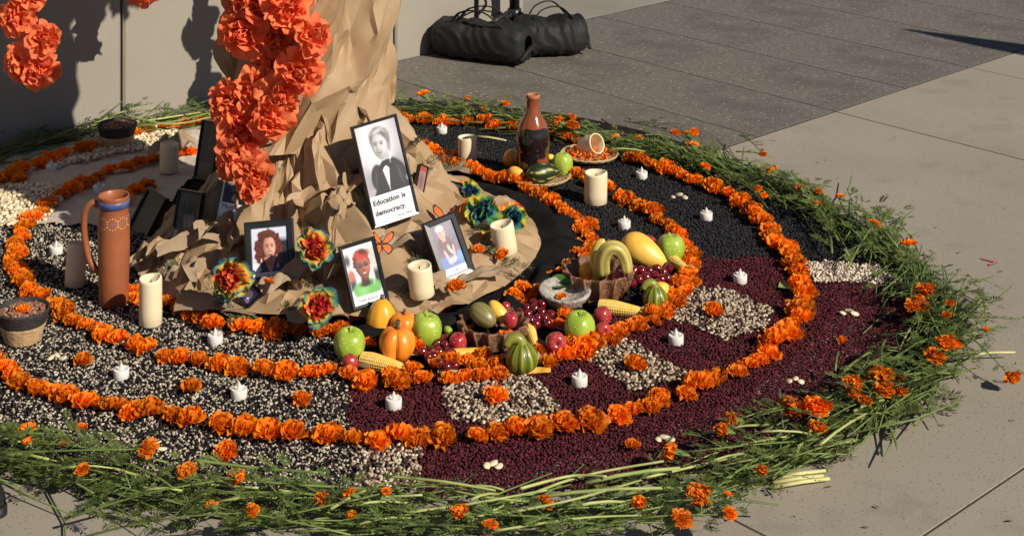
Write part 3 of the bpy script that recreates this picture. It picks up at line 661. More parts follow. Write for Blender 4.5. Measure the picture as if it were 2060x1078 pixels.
# ------------------------------------------------------------------ green border of marigold sprays
PXG = [(-40, 880), (0, 892), (150, 945), (300, 980), (450, 1002), (700, 1022), (900, 1026), (1100, 1014), (1300, 992), (1450, 962), (1600, 892), (1750, 797), (1850, 712), (1895, 630), (1840, 540), (1760, 472), (1680, 428), (1590, 382), (1490, 340), (1400, 312), (1250, 284), (1150, 264), (1000, 240), (850, 220), (790, 212), (420, 235), (300, 246), (200, 252), (0, 308), (-60, 330)]
fG = ring_fn(PXG, 0.035)
def leaf_into(b, o, dirv, L, r, up=Vector((0, 0, 1)), npair=6, lw=0.16):
    dirv = dirv.normalized(); side = dirv.cross(up)
    side = side.normalized() if side.length > 1e-4 else Vector((1, 0, 0))
    u2 = side.cross(dirv)
    droop = r.uniform(0.1, 0.5); bend = r.uniform(-0.3, 0.3)
    def pos(t): return o + dirv * (L * t) + u2 * (-droop * L * t * t) + side * (bend * L * t * t)
    for k in range(npair):
        t = 0.18 + 0.78 * k / npair; p = pos(t)
        ll = L * (0.42 - 0.18 * abs(t - 0.45)) * r.uniform(0.75, 1.2)
        for s in (-1, 1):
            dd = (dirv * 0.62 + side * s * 0.85 + u2 * r.uniform(-0.3, 0.45)).normalized()
            nn = dd.cross(u2).normalized() * (ll * lw) + u2 * ll * 0.05
            b.add([p, p + dd * ll * 0.45 + nn, p + dd * ll, p + dd * ll * 0.45 - nn], [(0, 1, 2), (0, 2, 3)])
    p = pos(0.95); b.add([p, p + dirv * L * .12 + side * L * .05, p + dirv * L * .3, p + dirv * L * .12 - side * L * .05], [(0, 1, 2), (0, 2, 3)])
    q = [pos(t) for t in (0, 0.35, 0.7, 1)]
    w = side * L * 0.012 + u2 * L * 0.012
    for i in range(3): b.add([q[i] - w, q[i + 1] - w * 0.7, q[i + 1] + w * 0.7, q[i] + w], [(0, 1, 2, 3)])
def spray_meshes(seed, L=0.34, nl=14, rad=0.0032):
    r = random.Random(seed); st = MB(); fo = MB()
    a, c, d = r.uniform(-0.05, 0.05), r.uniform(0.005, 0.03), r.uniform(-0.03, 0.03)
    P = [Vector((L * t, a * t * t + d * math.sin(3 * t), c * math.sin(math.pi * t))) for t in (0, .2, .4, .6, .8, 1)]
    st.tube(P, [rad * 1.2, rad * 1.15, rad, rad * .9, rad * .75, rad * .6], 6)
    for k in range(nl):
        t = 0.12 + 0.85 * k / nl + r.uniform(-0.03, 0.03); i = min(int(t * 5), 4); p = P[i].lerp(P[i + 1], t * 5 - i)
        th = r.uniform(-0.4, 3.6); dv = Vector((0.75, math.cos(th), 0.75 * math.sin(th)))
        if r.random() < 0.35:
            q = p + dv.normalized() * r.uniform(0.03, 0.06); st.tube([p, q], [rad * 0.5, rad * 0.35], 4); p = q
        leaf_into(fo, p, dv, r.uniform(0.024, 0.046), r)
    return st, fo
SPR = []
for i in range(9):
    st, fo = spray_meshes(500 + i)
    SPR.append((st.mesh('stem', M_stem), fo.mesh('foliage', M_leaf, False), st.mesh('stem', M_pale)))
CAL = MB().lathe([(0.05, -0.9), (0.2, -0.75), (0.42, -0.35), (0.5, 0.1), (0.45, 0.3)], 10).mesh('calyx', M_calyx)
def where(p):
    px = CX + p.x * F / p.y; py = YH + H * F / p.y
    if py < 470:
        if px < 470: return 'along the wall behind the shaded basket' if px > 170 else 'in the dark corner by the wall'
        return 'just right of the trunk' if px < 1000 else 'behind the petal plate' if px < 1260 else 'at the back right outside the black beans'
    if px < 240: return 'at the front left near the shoe'
    if px < 560: return 'in front of the mixed beans'
    if px < 860: return 'in front of the pinkish speckled patch'
    if px < 1200: return 'at the front among the pale stalks'
    if px < 1480: return 'at the front right of the pale stalks'
    if px < 1680 and py > 760: return 'near the three cut yellow stalks'
    return 'at the right past the red beans' if py > 640 else 'at the right end of the cream bean stripe'
def spray(p, yaw, pitch, sc, flower=None, bare=False, pale=False, lab=None):
    fp = Vector(p) + Vector((math.cos(yaw), math.sin(yaw), 0)) * 0.34 * sc
    st, fo, sp = rnd.choice(SPR)
    root = empty('marigold_spray', p, yaw, lab or ('marigold spray with %s %s' % (('large orange bloom' if flower > 0.030 else 'orange bloom' if flower > 0.019 else 'tiny orange bloom') if flower else 'pale stem only' if pale else 'leaves only', where(Vector(p) if not flower else fp))), 'plant', 'marigold sprays of the border')
    root.rotation_euler = (rnd.uniform(-0.25, 0.25), pitch, yaw); root.scale = (sc, sc, sc * 0.55)
    place('stem', sp if pale else st, root)
    if not bare: place('foliage', fo, root)
    if flower:
        R = flower / sc
        d = Vector((0.75, rnd.uniform(-0.6, 0.6), rnd.uniform(0.1, 0.9)))
        tipz = Vector(st.vertices[len(st.vertices) - 1].co)
        tp = Vector((0.34, st.vertices[32].co.y, st.vertices[32].co.z))
        f = place('flower_head', rnd.choice(MARI), root, tp, facing(d, rnd.random() * 6), (R, R, R * 1.45))
        place('calyx', CAL, f, (0, 0, 0.25))
    return root
GF = [(72, 865, 14), (60, 898, 10), (123, 908, 9), (162, 958, 13), (280, 922, 21), (383, 960, 19), (485, 968, 18), (480, 992, 9), (429, 1028, 12), (497, 1028, 16),
      (652, 1020, 16), (710, 1000, 15), (775, 1012, 10), (712, 1050, 11), (935, 1045, 20), (980, 1068, 15), (1085, 1025, 18), (1305, 1030, 16), (1364, 922, 20), (1397, 998, 25), (1360, 1058, 22), (1443, 990, 9), (1450, 1032, 16),
      (1540, 955, 13), (1475, 850, 17), (1485, 887, 16), (1610, 825, 26), (1627, 857, 16), (1667, 830, 26), (1695, 785, 16), (1720, 805, 13), (1745, 797, 19), (1765, 762, 26), (1780, 790, 18), (1807, 768, 11), (1834, 797, 12),
      (1870, 722, 19), (1902, 698, 20), (1880, 692, 15), (1830, 500, 13), (1890, 590, 19), (1875, 625, 19), (1817, 627, 13), (1900, 640, 9), (1933, 620, 9), (1962, 665, 6),
      (855, 198, 12), (945, 213, 8), (982, 223, 8), (1003, 222, 9), (1130, 252, 14), (1150, 240, 11), (1140, 262, 14), (1355, 272, 9), (1368, 280, 10), (1387, 273, 11), (1397, 303, 12), (1415, 340, 10), (1555, 317, 7), (1565, 352, 12),
      (1535, 382, 9), (1533, 402, 8), (1590, 393, 9), (1642, 395, 9), (1658, 420, 8), (1710, 410, 9), (1733, 455, 11), (1300, 285, 7), (1245, 280, 7)]
for px, py, rp in GF:
    z = rnd.uniform(0.05, 0.07); p = G(px, py, z); R = rp * p.y / F * 1.30
    th = math.atan2(p.y - CEN.y, p.x - CEN.x)
    sgn = -1 if rnd.random() < 0.5 else 1
    if px > 1480: sgn = -1 if py > 560 else 1
    if py < 560 and px > 1200: sgn = -1 if rnd.random() < 0.75 else 1
    yaw = th + sgn * math.pi / 2 + rnd.uniform(-0.5, 0.35) * sgn * 0.8
    sc = rnd.uniform(0.75, 1.0); dv = Vector((math.cos(yaw), math.sin(yaw), 0))
    spray(p - dv * 0.34 * sc - Vector((0, 0, 0.02)), yaw, -0.10, sc, R)
th = -math.pi; NS = 0
while th < math.pi:
    r = fG(th) + rnd.gauss(0, 0.034); p = CEN + Vector((r * math.cos(th), r * math.sin(th), 0.008 + 0.022 * rnd.random()))
    px, py = CX + p.x * F / p.y, YH + H * F / p.y
    if -80 < px < 2150 and py < 1140 and not (450 < px < 780 and py < 300):
        sgn = rnd.choice((-1, 1)); yaw = th + sgn * math.pi / 2 + rnd.gauss(0, 0.22)
        sc = rnd.uniform(0.75, 1.15)
        spray(p - Vector((math.cos(yaw), math.sin(yaw), 0)) * 0.17 * sc, yaw, rnd.uniform(-0.12, 0.05), sc, None, pale=rnd.random() < 0.35)
        NS += 1
    th += 0.041
# fine leaves and thin stalks filling the border
fill = MB(); r = random.Random(77)
fst = MB()
for k in range(4000):
    th = r.uniform(-math.pi, math.pi) if k < 2500 else r.uniform(-0.75, 1.15); rr = fG(th) + r.gauss(0, 0.040 if k < 2500 else 0.032)
    p = CEN + Vector((rr * math.cos(th), rr * math.sin(th), r.uniform(0.005, 0.03)))
    px, py = CX + p.x * F / p.y, YH + H * F / p.y
    if not (-60 < px < 2120 and py < 1130): continue
    yaw = th + r.choice((-1, 1)) * math.pi / 2 + r.gauss(0, 0.6)
    leaf_into(fill, p, Vector((math.cos(yaw), math.sin(yaw), r.uniform(-0.1, 0.2))), r.uniform(0.022, 0.044), r)
    if k % 4 == 0:
        yaw = th + r.choice((-1, 1)) * math.pi / 2 + r.gauss(0, 0.28); L = r.uniform(0.10, 0.30)
        dv = Vector((math.cos(yaw), math.sin(yaw), r.uniform(-0.03, 0.12)))
        n = Vector((-dv.y, dv.x, 0))
        fst.tube([p, p + dv * L * .5 + n * L * r.uniform(-.06, .06), p + dv * L], [0.0024, 0.0022, 0.0014], 5)
o = fill.build('border_leaves', M_leaf, None, smooth=False); tag(o, 'feathery marigold leaves filling the green border', kind='stuff')
o = fst.build('border_stalks', M_stem, None); tag(o, 'thin marigold stalks filling the green border', kind='stuff')
# long stalks one can follow: pixel polyline, radius, material
ST = [([(775, 957), (890, 968), (997, 986)], 4.5, 1), ([(665, 1023), (783, 970)], 4.5, 1), ([(709, 1016), (820, 1012)], 4, 1), ([(724, 1053), (827, 1042)], 3.5, 1), ([(940, 1049), (1147, 964), (1335, 927)], 4.5, 1),
      ([(1180, 971), (1368, 942)], 6, 1), ([(1069, 1001), (1331, 982)], 5.5, 1), ([(940, 979), (1014, 986)], 4, 1), ([(947, 1005), (1003, 994)], 4.5, 1), ([(1047, 982), (1147, 957), (1220, 958)], 4.5, 1), ([(1257, 994), (1372, 982)], 5, 1),
      ([(995, 1067), (1161, 1042), (1290, 1036)], 3.5, 1), ([(1412, 872), (1546, 855)], 4, 1), ([(1400, 941), (1497, 912)], 4, 1), ([(1530, 868), (1644, 876)], 3.5, 1), ([(1648, 896), (1741, 833)], 4.5, 1), ([(1717, 827), (1778, 805)], 4.5, 1),
      ([(1693, 750), (1766, 701)], 4.5, 0), ([(1680, 746), (1686, 709)], 3.5, 0), ([(1916, 721), (2042, 709)], 3.2, 2), ([(1567, 782), (1575, 860)], 3.5, 0), ([(960, 275), (1034, 289)], 3.5, 2), ([(1228, 300), (1300, 306)], 2.5, 1),
      ([(0, 884), (41, 890)], 4, 1), ([(0, 916), (98, 924)], 4.5, 1), ([(284, 987), (366, 987)], 4.0, 1), ([(120, 942), (227, 942)], 3, 1), ([(390, 925), (520, 941), (640, 950)], 4.5, 0), ([(227, 941), (325, 965), (520, 981)], 4, 1), ([(440, 1008), (560, 1002)], 4, 1),
      ([(1466, 337), (1548, 339), (1563, 348)], 2.2, 0), ([(1670, 422), (1752, 428)], 2.0, 0), ([(1682, 434), (1758, 440)], 2.0, 0), ([(1744, 456), (1841, 474)], 2.2, 0), ([(1480, 305), (1556, 316)], 2.2, 0), ([(1250, 290), (1400, 300)], 2.5, 2),
      ([(190, 240), (300, 252), (420, 228)], 3, 0), ([(215, 255), (330, 238), (430, 222)], 3, 1), ([(205, 235), (245, 205), (255, 190)], 2, 0), ([(250, 232), (340, 250), (425, 236)], 3, 1), ([(1210, 240), (1255, 277)], 2.2, 3), ([(560, 985), (700, 1000), (850, 995)], 4, 1), ([(820, 1030), (950, 1012), (1100, 985)], 4, 1), ([(860, 975), (980, 1000), (1120, 1012)], 4, 1), ([(1000, 1035), (1150, 1005), (1290, 965)], 4, 1), ([(1150, 1020), (1260, 1010)], 5, 1), ([(600, 975), (760, 985), (900, 1010)], 4, 0), ([(1300, 960), (1450, 925), (1500, 915)], 4, 1)]
SM = [M_stem, M_pale, M_cut, M_twig]
for i, (pl, rp, mi) in enumerate(ST):
    z0 = rnd.uniform(0.045, 0.07) if mi != 2 else 0.012
    pts = [G(a, b, z0 + 0.01 * math.sin(k * 2.0 + i)) for k, (a, b) in enumerate(pl)]
    pts = spline(pts, 4 * len(pts)) if len(pts) > 2 else [pts[0].lerp(pts[1], t) + Vector((0, 0, 0.006 * math.sin(3 * t))) for t in (0, .33, .66, 1)]
    o0 = pts[0].copy(); rr = rp * o0.y / F * 0.62
    b = MB(); b.tube([p - o0 for p in pts], [rr * lerp(1.15, 0.85, k / (len(pts) - 1)) for k in range(len(pts))], 7)
    o = b.build('marigold_stalk', SM[mi], None, o0)
    tag(o, ['green', 'pale green', 'dry straw coloured', 'thin dark'][mi] + ' bare stalk ' + where(o0), 'stalk', 'bare stalks on the border')
for k, (a, b_) in enumerate((((1553, 962), (1660, 946)), ((1556, 970), (1656, 956)), ((1556, 979), (1668, 962)))):
    p, q = G(*a, 0.008), G(*b_, 0.008)
    b = MB(); b.tube([Vector(), (q - p) * 0.5 + V(0, 0, 0.002), q - p], [0.0062, 0.0058, 0.005], 8, flat=0.7)
    tag(b.build('cut_stalk', M_cut, None, p), ['topmost', 'middle', 'lowest'][k] + ' of three pale yellow cut stalks on the pavement', 'stalk', 'pale yellow cut stalks')
# stray spray at the far right, its bloom lying on the pavement
p0 = G(1925, 655, 0.05); p1 = G(2028, 768, 0.02); dv = p1 - p0
spray(p0, math.atan2(dv.y, dv.x), 0.06, dv.length / 0.34, 20 * p1.y / F, lab='stray marigold spray reaching over the pavement at the far right')
spray(G(1900, 640, .03), math.radians(-20), -0.1, 0.6, None, lab='small leafy sprig sticking out at the right of the border')
# ------------------------------------------------------------------ helpers for things standing on the paper base
def S(px, py, dz=0.0):
    d = 2.5
    while d < 7:
        p = D(px, py, d)
        if p.z <= max(0.008, surf_z(p.x, p.y) if math.hypot(p.x - BC.x, p.y - BC.y) < rim_r(math.atan2(p.y - BC.y, p.x - BC.x)) else 0.008): break
        d += 0.004
    return p + Vector((0, 0, dz))
def col_at(p): return (CX + p.x * F / p.y, YH + (H - p.z) * F / p.y)

# ------------------------------------------------------------------ photographs in frames
def paint(nu, nv, bgc, shapes):
    """flat printed picture: (kind, cx, cy, rx, ry, rot, colour, softness) in 0..1 picture space, y up"""
    u, v = np.meshgrid(np.linspace(0, 1, nu), np.linspace(0, 1, nv))
    img = np.zeros((nv, nu, 3)); img[:] = srgb(*bgc) if not callable(bgc) else bgc(u, v)
    for kd, cx, cy, rx, ry, rot, c, so in shapes:
        x, y = u - cx, v - cy; ca, sa = math.cos(rot), math.sin(rot)
        X, Y = (x * ca + y * sa) / rx, (-x * sa + y * ca) / ry
        if kd == 'e': d = np.hypot(X, Y)
        elif kd == 'r': d = np.maximum(abs(X), abs(Y))
        else: d = np.maximum(abs(X) / np.clip(0.5 + 0.5 * -Y, 0.05, 2), abs(Y))      # 't' trapezoid, wide at the bottom
        a = np.clip((1 + so - d) / (2 * so), 0, 1)[..., None]
        img = img * (1 - a) + np.array(srgb(*c)) * a
    return img
def photo(name, corners, yaw, tilt, border, img, label, texts=(), dz=0.0, depth=None, thick=0.016, back=False, cat='photo'):
    n = Vector((math.sin(yaw), -math.cos(yaw), 0)) * math.cos(tilt) + Vector((0, 0, 1)) * math.sin(tilt)
    bl, br_ = corners[3], corners[2]
    base = S((bl[0] + br_[0]) / 2, (bl[1] + br_[1]) / 2, dz) if depth is None else D((bl[0] + br_[0]) / 2, (bl[1] + br_[1]) / 2, depth)
    eye = Vector((0, 0, H)); P = []
    for c in corners:
        q = D(c[0], c[1], 1.0) - eye
        P.append(eye + q * ((base - eye).dot(n) / q.dot(n)))
    tl, tr, br2, bl2 = P
    cen = (tl + tr + br2 + bl2) / 4
    rx = ((tr - tl) + (br2 - bl2)).normalized(); uy = n.cross(rx).normalized()
    if uy.z < 0: uy = -uy
    w = (((tr - tl) + (br2 - bl2)) / 2).dot(rx); h = (((tl - bl2) + (tr - br2)) / 2).dot(uy)
    nn = rx.cross(uy)
    Mx = Matrix((rx, uy, nn)).transposed()
    root = empty(name, cen - uy * h / 2, 0, label, cat)
    root.rotation_mode = 'QUATERNION'; root.rotation_quaternion = Mx.to_quaternion()
    bw = border; b = MB()
    def ringv(x, y, z): return [(-w / 2 + x, y, z), (w / 2 - x, y, z), (w / 2 - x, h - y, z), (-w / 2 + x, h - y, z)]
    vs = ringv(0, 0, -thick) + ringv(0, 0, 0) + ringv(bw * 0.25, bw * 0.25, 0.003) + ringv(bw * 0.9, bw * 0.9, 0.002) + ringv(bw, bw, -0.004)
    fs = [(k * 4 + i, k * 4 + (i + 1) % 4, k * 4 + 4 + (i + 1) % 4, k * 4 + 4 + i) for k in range(4) for i in range(4)]
    b.add(vs, fs).build('frame_border', M_frame, root, smooth=False)
    bk = MB(); bk.box(-w / 2 + 0.001, w / 2 - 0.001, 0.001, h - 0.001, -thick + 0.0005, -0.006); bk.build('backing', M_frameback, root, smooth=False)
    leg = MB(); leg.add([(-0.02, h * 0.7, -thick), (0.02, h * 0.7, -thick), (0.025, 0.005, -thick - 0.06), (-0.025, 0.005, -thick - 0.06)], [(0, 1, 2, 3)]); leg.build('easel_leg', M_frameback, root, smooth=False)
    if img is not None:
        nv, nu = img.shape[:2]; m = MB()
        x0, x1, y0, y1 = -w / 2 + bw, w / 2 - bw, bw, h - bw
        m.v = [(lerp(x0, x1, i / (nu - 1)), lerp(y0, y1, j / (nv - 1)), -0.0035) for j in range(nv) for i in range(nu)]
        m.c = [tuple(img[j, i]) for j in range(nv) for i in range(nu)]
        m.f = [(j * nu + i, j * nu + i + 1, (j + 1) * nu + i + 1, (j + 1) * nu + i) for j in range(nv - 1) for i in range(nu - 1)]
        m.build('print', M_print, root, colors=True)
        for body, tx, ty, size, shear, mt, wd in texts:
            cu = bpy.data.curves.new('caption', 'FONT'); cu.body = body; cu.size = size * (x1 - x0); cu.shear = shear; cu.space_character = wd; cu.offset = 0.0007 if size > 0.14 else 0.0
            cu.resolution_u = 3
            ob = bpy.data.objects.new('caption', cu)
            COL.objects.link(ob); dg = bpy.context.evaluated_depsgraph_get()
            me = bpy.data.meshes.new_from_object(ob.evaluated_get(dg)); bpy.data.objects.remove(ob); bpy.data.curves.remove(cu)
            me.materials.clear(); me.materials.append(mt)
            place('caption', me, root, (lerp(x0, x1, tx), lerp(y0, y1, ty), -0.0026))
    return root
W_ = (236, 234, 240)
def vign(c1, c2):
    a, b = np.array(srgb(*c1)), np.array(srgb(*c2))
    return lambda u, v: a + (b - a) * np.clip(np.hypot(u - 0.42, (v - 0.68) * 0.9) * 1.7, 0, 1)[..., None]
def face(img, cx, cy, w, h, skin, lip, hair, light=(0.5, 0.3), tilt=0.0, turn=0.0, smile=0.0, glasses=False, age=0.0):
    """soft modelled head on a printed picture"""
    nv, nu = img.shape[:2]; u, v = np.meshgrid(np.linspace(0, 1, nu), np.linspace(0, 1, nv)); asp = nv / nu
    x, y = u - cx, v - cy; ca, sa = math.cos(tilt), math.sin(tilt)
    X, Y = (x * ca + y * asp * sa) / w, (-x * sa / asp + y * ca) / h
    jaw = np.where(Y < 0, 1 + 0.30 * np.clip(-Y, 0, 1) ** 1.5, 1.0)
    r = np.hypot(X * jaw, Y); m = np.clip((1.0 - r) / 0.10, 0, 1)[..., None]
    sh = 0.78 + 0.42 * np.clip(light[0] * X + light[1] * Y + 0.15, -1, 1) - 0.25 * np.clip(r, 0, 1) ** 4
    g = lambda px, py, sx, sy: np.exp(-(((X - px) / sx) ** 2 + ((Y - py) / sy) ** 2))
    t = turn
    sh = sh * (1 - 0.38 * g(-.36 + t, .14, .24, .12)) * (1 - 0.38 * g(.38 + t, .14, .24, .12))       # sockets
    sh = sh * (1 - 0.22 * g(-.14 + t * 1.3, -.10, .10, .22)) * (1 + 0.16 * g(.04 + t * 1.4, -.06, .09, .26))  # nose side and bridge
    sh = sh * (1 - 0.40 * g(t * 1.4 + .0, -.25, .16, .05)) * (1 - 0.22 * g(t, -.62, .26, .06)) * (1 + 0.14 * g(.42 + t, -.16, .22, .2)) * (1 + 0.12 * g(-.45 + t, -.16, .2, .2))
    sh = sh * (1 - age * 0.25 * (g(-.34 + t, -.32, .06, .2) + g(.36 + t, -.32, .06, .2)))
    c = np.array(srgb(*skin)) * sh[..., None] ** 1.6
    for sx_ in (-.37, .38):
        k = g(sx_ + t, .11, .14, .055)[..., None]; c = c * (1 - .75 * k) + np.array((.55, .52, .5)) * .35 * k
        k = g(sx_ + t, .11, .07, .055)[..., None]; c = c * (1 - .92 * k)
        k = np.clip(1.5 * g(sx_ + t, .27 - .0 * sx_, .22, .045), 0, 1)[..., None]; c = c * (1 - .6 * k) + np.array(srgb(*hair)) * .6 * k
    yb = -.47 + smile * .25 * (X - t) ** 2
    k = np.clip(1.3 * np.exp(-(((X - t) / .27) ** 4 + ((Y - yb) / (.07 + .05 * smile)) ** 2)), 0, 1)[..., None]; c = c * (1 - k) + np.array(srgb(*lip)) * k
    if smile:
        k = np.clip(1.4 * np.exp(-(((X - t) / .20) ** 4 + ((Y - yb) / .045) ** 2)), 0, 1)[..., None]; c = c * (1 - k) + np.array((.72, .68, .64)) * k
    else:
        k = np.exp(-(((X - t) / .24) ** 4 + ((Y - yb) / .018) ** 2))[..., None]; c = c * (1 - .7 * k)
    if glasses:
        for sx_ in (-.40, .42):
            k = np.clip((1.05 - (abs((X - sx_ - t) / .31) ** 3 + abs((Y - .10) / .155) ** 3)) / .2, 0, 1)[..., None]; c = c * (1 - .88 * k) + np.array((.05, .045, .06)) * k * (1 + np.clip(Y - .08, 0, 1)[..., None] * 6)
        k = np.exp(-(((X - t) / .14) ** 4 + ((Y - .14) / .03) ** 2))[..., None]; c = c * (1 - .8 * k)
    return img * (1 - m) + c * m
def grain(img, s=0.05, seed=1):
    r = np.random.default_rng(seed); n = r.normal(0, 1, img.shape[:2]); n = (n + np.roll(n, 1, 0) + np.roll(n, 1, 1)) / 1.8
    return np.clip(img * (1 + s * n[..., None]), 0, 1)
def strands(img, cx, cy, rx, ry, hole, c1, c2, n, seed, curl=0.5):
    """wavy locks of hair drawn round the head"""
    nv, nu = img.shape[:2]; u, v = np.meshgrid(np.linspace(0, 1, nu), np.linspace(0, 1, nv))
    X, Y = (u - cx) / rx, (v - cy) / ry; r = np.hypot(X, Y); th = np.arctan2(Y, X)
    m = np.clip((1.0 + .05 * np.sin(th * 9 + seed) + .04 * np.sin(th * 17) - r) / .10, 0, 1)
    if hole: m = m * np.clip((np.hypot((u - hole[0]) / hole[2], (v - hole[1]) / hole[3]) - .92) / .1, 0, 1)
    w = .5 + .5 * np.sin(n * X + curl * 6 * np.sin(Y * 5 + X * 2) + 2.5 * np.sin(r * 7 + seed))
    c = np.array(srgb(*c1)) + (np.array(srgb(*c2)) - np.array(srgb(*c1))) * (w ** 1.5)[..., None] * np.clip(.35 + .65 * (Y * .5 + .5), 0, 1)[..., None]
    return img * (1 - m[..., None]) + c * m[..., None]
BAND1 = ('r', .5, .13, .52, .145, 0, W_, .01)
def shapes_on(img, shapes):
    nv, nu = img.shape[:2]; base = img
    out = paint(nu, nv, lambda u, v: base.copy(), shapes); return out
img1 = paint(100, 170, vign((240, 238, 242), (168, 166, 176)), [('e', .86, .40, .16, .20, 0, (120, 118, 126), .6), ('e', .10, .42, .12, .14, 0, (150, 148, 158), .6),
    ('t', .60, .42, .54, .20, 0, (34, 33, 37), .06), ('e', .74, .50, .28, .11, -.3, (38, 37, 41), .12), ('e', .30, .45, .16, .13, .5, (36, 35, 39), .12), ('r', .56, .62, .11, .06, 0.05, (176, 173, 180), .2)])
img1 = shapes_on(img1, [('e', .54, .840, .225, .115, -.1, (112, 110, 114), .16), ('e', .70, .80, .06, .10, .1, (78, 76, 80), .5), ('e', .34, .83, .05, .07, -.1, (104, 102, 106), .5)])
img1 = face(img1, .50, .760, .195, .150, (214, 211, 214), (128, 124, 128), (84, 82, 86), (.55, .25), -.06, -.10, 0, False, 1.0)
img1 = shapes_on(img1, [('e', .60, .892, .17, .034, -.18, (128, 126, 130), .35), ('e', .52, .912, .13, .018, .12, (186, 184, 188), .6), ('e', .66, .895, .08, .010, -.3, (186, 184, 188), .6), ('e', .645, .86, .06, .030, -.6, (96, 94, 98), .6)])
img1 = shapes_on(img1, [('e', .715, .765, .030, .040, 0, (168, 165, 170), .4), ('e', .715, .82, .035, .07, .1, (120, 118, 122), .5), ('t', .53, .45, .11, .15, 3.1416, (226, 225, 230), .12), ('r', .41, .60, .085, .020, -.5, (222, 220, 226), .25), ('r', .66, .60, .07, .018, .5, (214, 212, 218), .25),
    ('e', .535, .572, .14, .030, .15, (24, 23, 27), .2), ('e', .455, .550, .085, .036, .5, (20, 19, 23), .2), ('e', .61, .553, .075, .034, -.4, (22, 21, 25), .2), ('e', .84, .42, .035, .10, .35, (66, 65, 70), .6), ('e', .26, .44, .03, .10, -.35, (60, 59, 64), .6), ('r', .53, .42, .006, .08, 0, (150, 149, 154), .6)])
img1 = shapes_on(grain(img1, .035, 3), [BAND1])
photo('framed_photo', [(700, 258), (789, 231), (853, 427), (759, 458)], math.radians(26), math.radians(16), 0.007, img1, 'tall framed black and white portrait of a man in bow tie, Education is democracy',
      [('Education is', .05, .185, .152, .06, M_ink, 1.06), ('democracy.', .05, .08, .152, .06, M_ink, 1.06), ('Horace Mann', .56, .015, .062, .12, M_ink, 1.0)], dz=0.115, thick=0.012)
img2 = paint(80, 104, (206, 212, 228), [('r', .88, .35, .16, .40, 0, (34, 34, 44), .15), ('e', .08, .16, .10, .12, 0, (222, 226, 240), .25)])
img2 = strands(img2, .46, .54, .42, .44, None, (78, 34, 25), (124, 62, 44), 15, 1, 1.3)
img2 = shapes_on(img2, [('t', .50, .13, .52, .15, 0, (50, 54, 72), .08), ('t', .49, .19, .16, .19, 3.14, (206, 142, 122), .12), ('r', .48, .30, .09, .08, 0, (186, 120, 102), .3)])
img2 = face(img2, .485, .585, .185, .255, (232, 172, 150), (164, 56, 58), (84, 44, 34), (.6, .2), .03, .04, .8)
img2 = strands(img2, .42, .87, .27, .085, None, (84, 38, 28), (126, 66, 46), 14, 4, 1.1)
img2 = shapes_on(grain(img2, .05, 4), [('e', .25, .33, .018, .045, 0, (214, 210, 204), .4), ('e', .69, .40, .016, .028, 0, (214, 210, 204), .4), ('r', .5, .035, .52, .045, 0, (232, 232, 240), .02)])
photo('framed_photo', [(487, 446), (595, 440), (591, 563), (499, 577)], math.radians(4), math.radians(20), 0.0185, img2, 'wide black framed portrait of a smiling person with long curly red hair', (), dz=0.012)
img3 = paint(76, 112, (228, 228, 234), [('r', .88, .60, .14, .34, 0, (206, 196, 190), .25), ('e', .10, .48, .12, .14, 0, (186, 116, 104), .3), ('r', .10, .34, .10, .08, 0, (70, 78, 96), .4), ('r', .92, .36, .08, .16, 0, (44, 46, 58), .3), ('e', .06, .78, .10, .10, 0, (90, 80, 90), .5),
    ('e', .52, .23, .46, .17, 0, (112, 178, 100), .10), ('e', .38, .22, .16, .14, .3, (134, 202, 120), .6), ('r', .51, .40, .13, .08, 0, (84, 44, 38), .25), ('e', .50, .32, .19, .045, 0, (62, 42, 40), .4)])
img3 = strands(img3, .50, .70, .29, .22, None, (60, 24, 24), (178, 66, 54), 20, 3, .5)
img3 = face(img3, .52, .615, .245, .235, (186, 108, 86), (126, 46, 46), (40, 24, 24), (.55, .3), .08, .02, 1.0, True)
img3 = shapes_on(grain(img3, .05, 6), [('e', .54, .83, .25, .075, -.08, (188, 60, 52), .25), ('e', .62, .87, .17, .05, -.15, (96, 34, 34), .5), ('r', .80, .46, .012, .16, -.15, (220, 220, 226), .4), ('r', .5, .055, .52, .082, 0, W_, .02)])
photo('framed_photo', [(677, 496), (757, 476), (781, 602), (714, 628)], math.radians(16), math.radians(18), 0.009, img3, 'black framed portrait of a smiling person in sunglasses and green shirt', [('Dawn Jackson', .14, .045, .115, .0, M_inkgrey, 1.0)], dz=0.01)
img4 = paint(56, 90, (86, 78, 104), [
    ('e', .5, .9, .5, .2, 0, (112, 100, 126), .5), ('r', .5, .22, .52, .14, 0, (74, 112, 178), .15), ('e', .85, .30, .2, .1, 0, (96, 136, 196), .3), ('e', .42, .56, .32, .20, -.1, (84, 44, 62), .1), ('e', .66, .48, .14, .16, .4, (78, 42, 58), .15),
    ('r', .42, .70, .08, .05, 0, (196, 150, 140), .2), ('e', .40, .82, .15, .125, .1, (216, 168, 158), .08), ('e', .38, .90, .17, .075, 0, (216, 210, 214), .15), ('e', .46, .80, .07, .08, 0, (228, 184, 172), .5),
    ('e', .34, .34, .055, .17, .45, (212, 162, 160), .12), ('e', .68, .40, .05, .15, -.35, (206, 158, 156), .12), ('e', .52, .26, .20, .055, .1, (220, 176, 178), .12), ('e', .52, .50, .06, .08, .5, (150, 176, 160), .25), ('e', .58, .42, .03, .05, .3, (226, 232, 226), .3),
    ])
img4 = face(img4, .40, .815, .135, .115, (222, 172, 160), (160, 90, 90), (170, 150, 150), (.4, .3), .1, .1, .5)
img4 = shapes_on(grain(img4, .06, 8), [('e', .37, .915, .16, .05, 0, (206, 200, 206), .3), ('r', .5, .05, .52, .075, 0, W_, .02)])
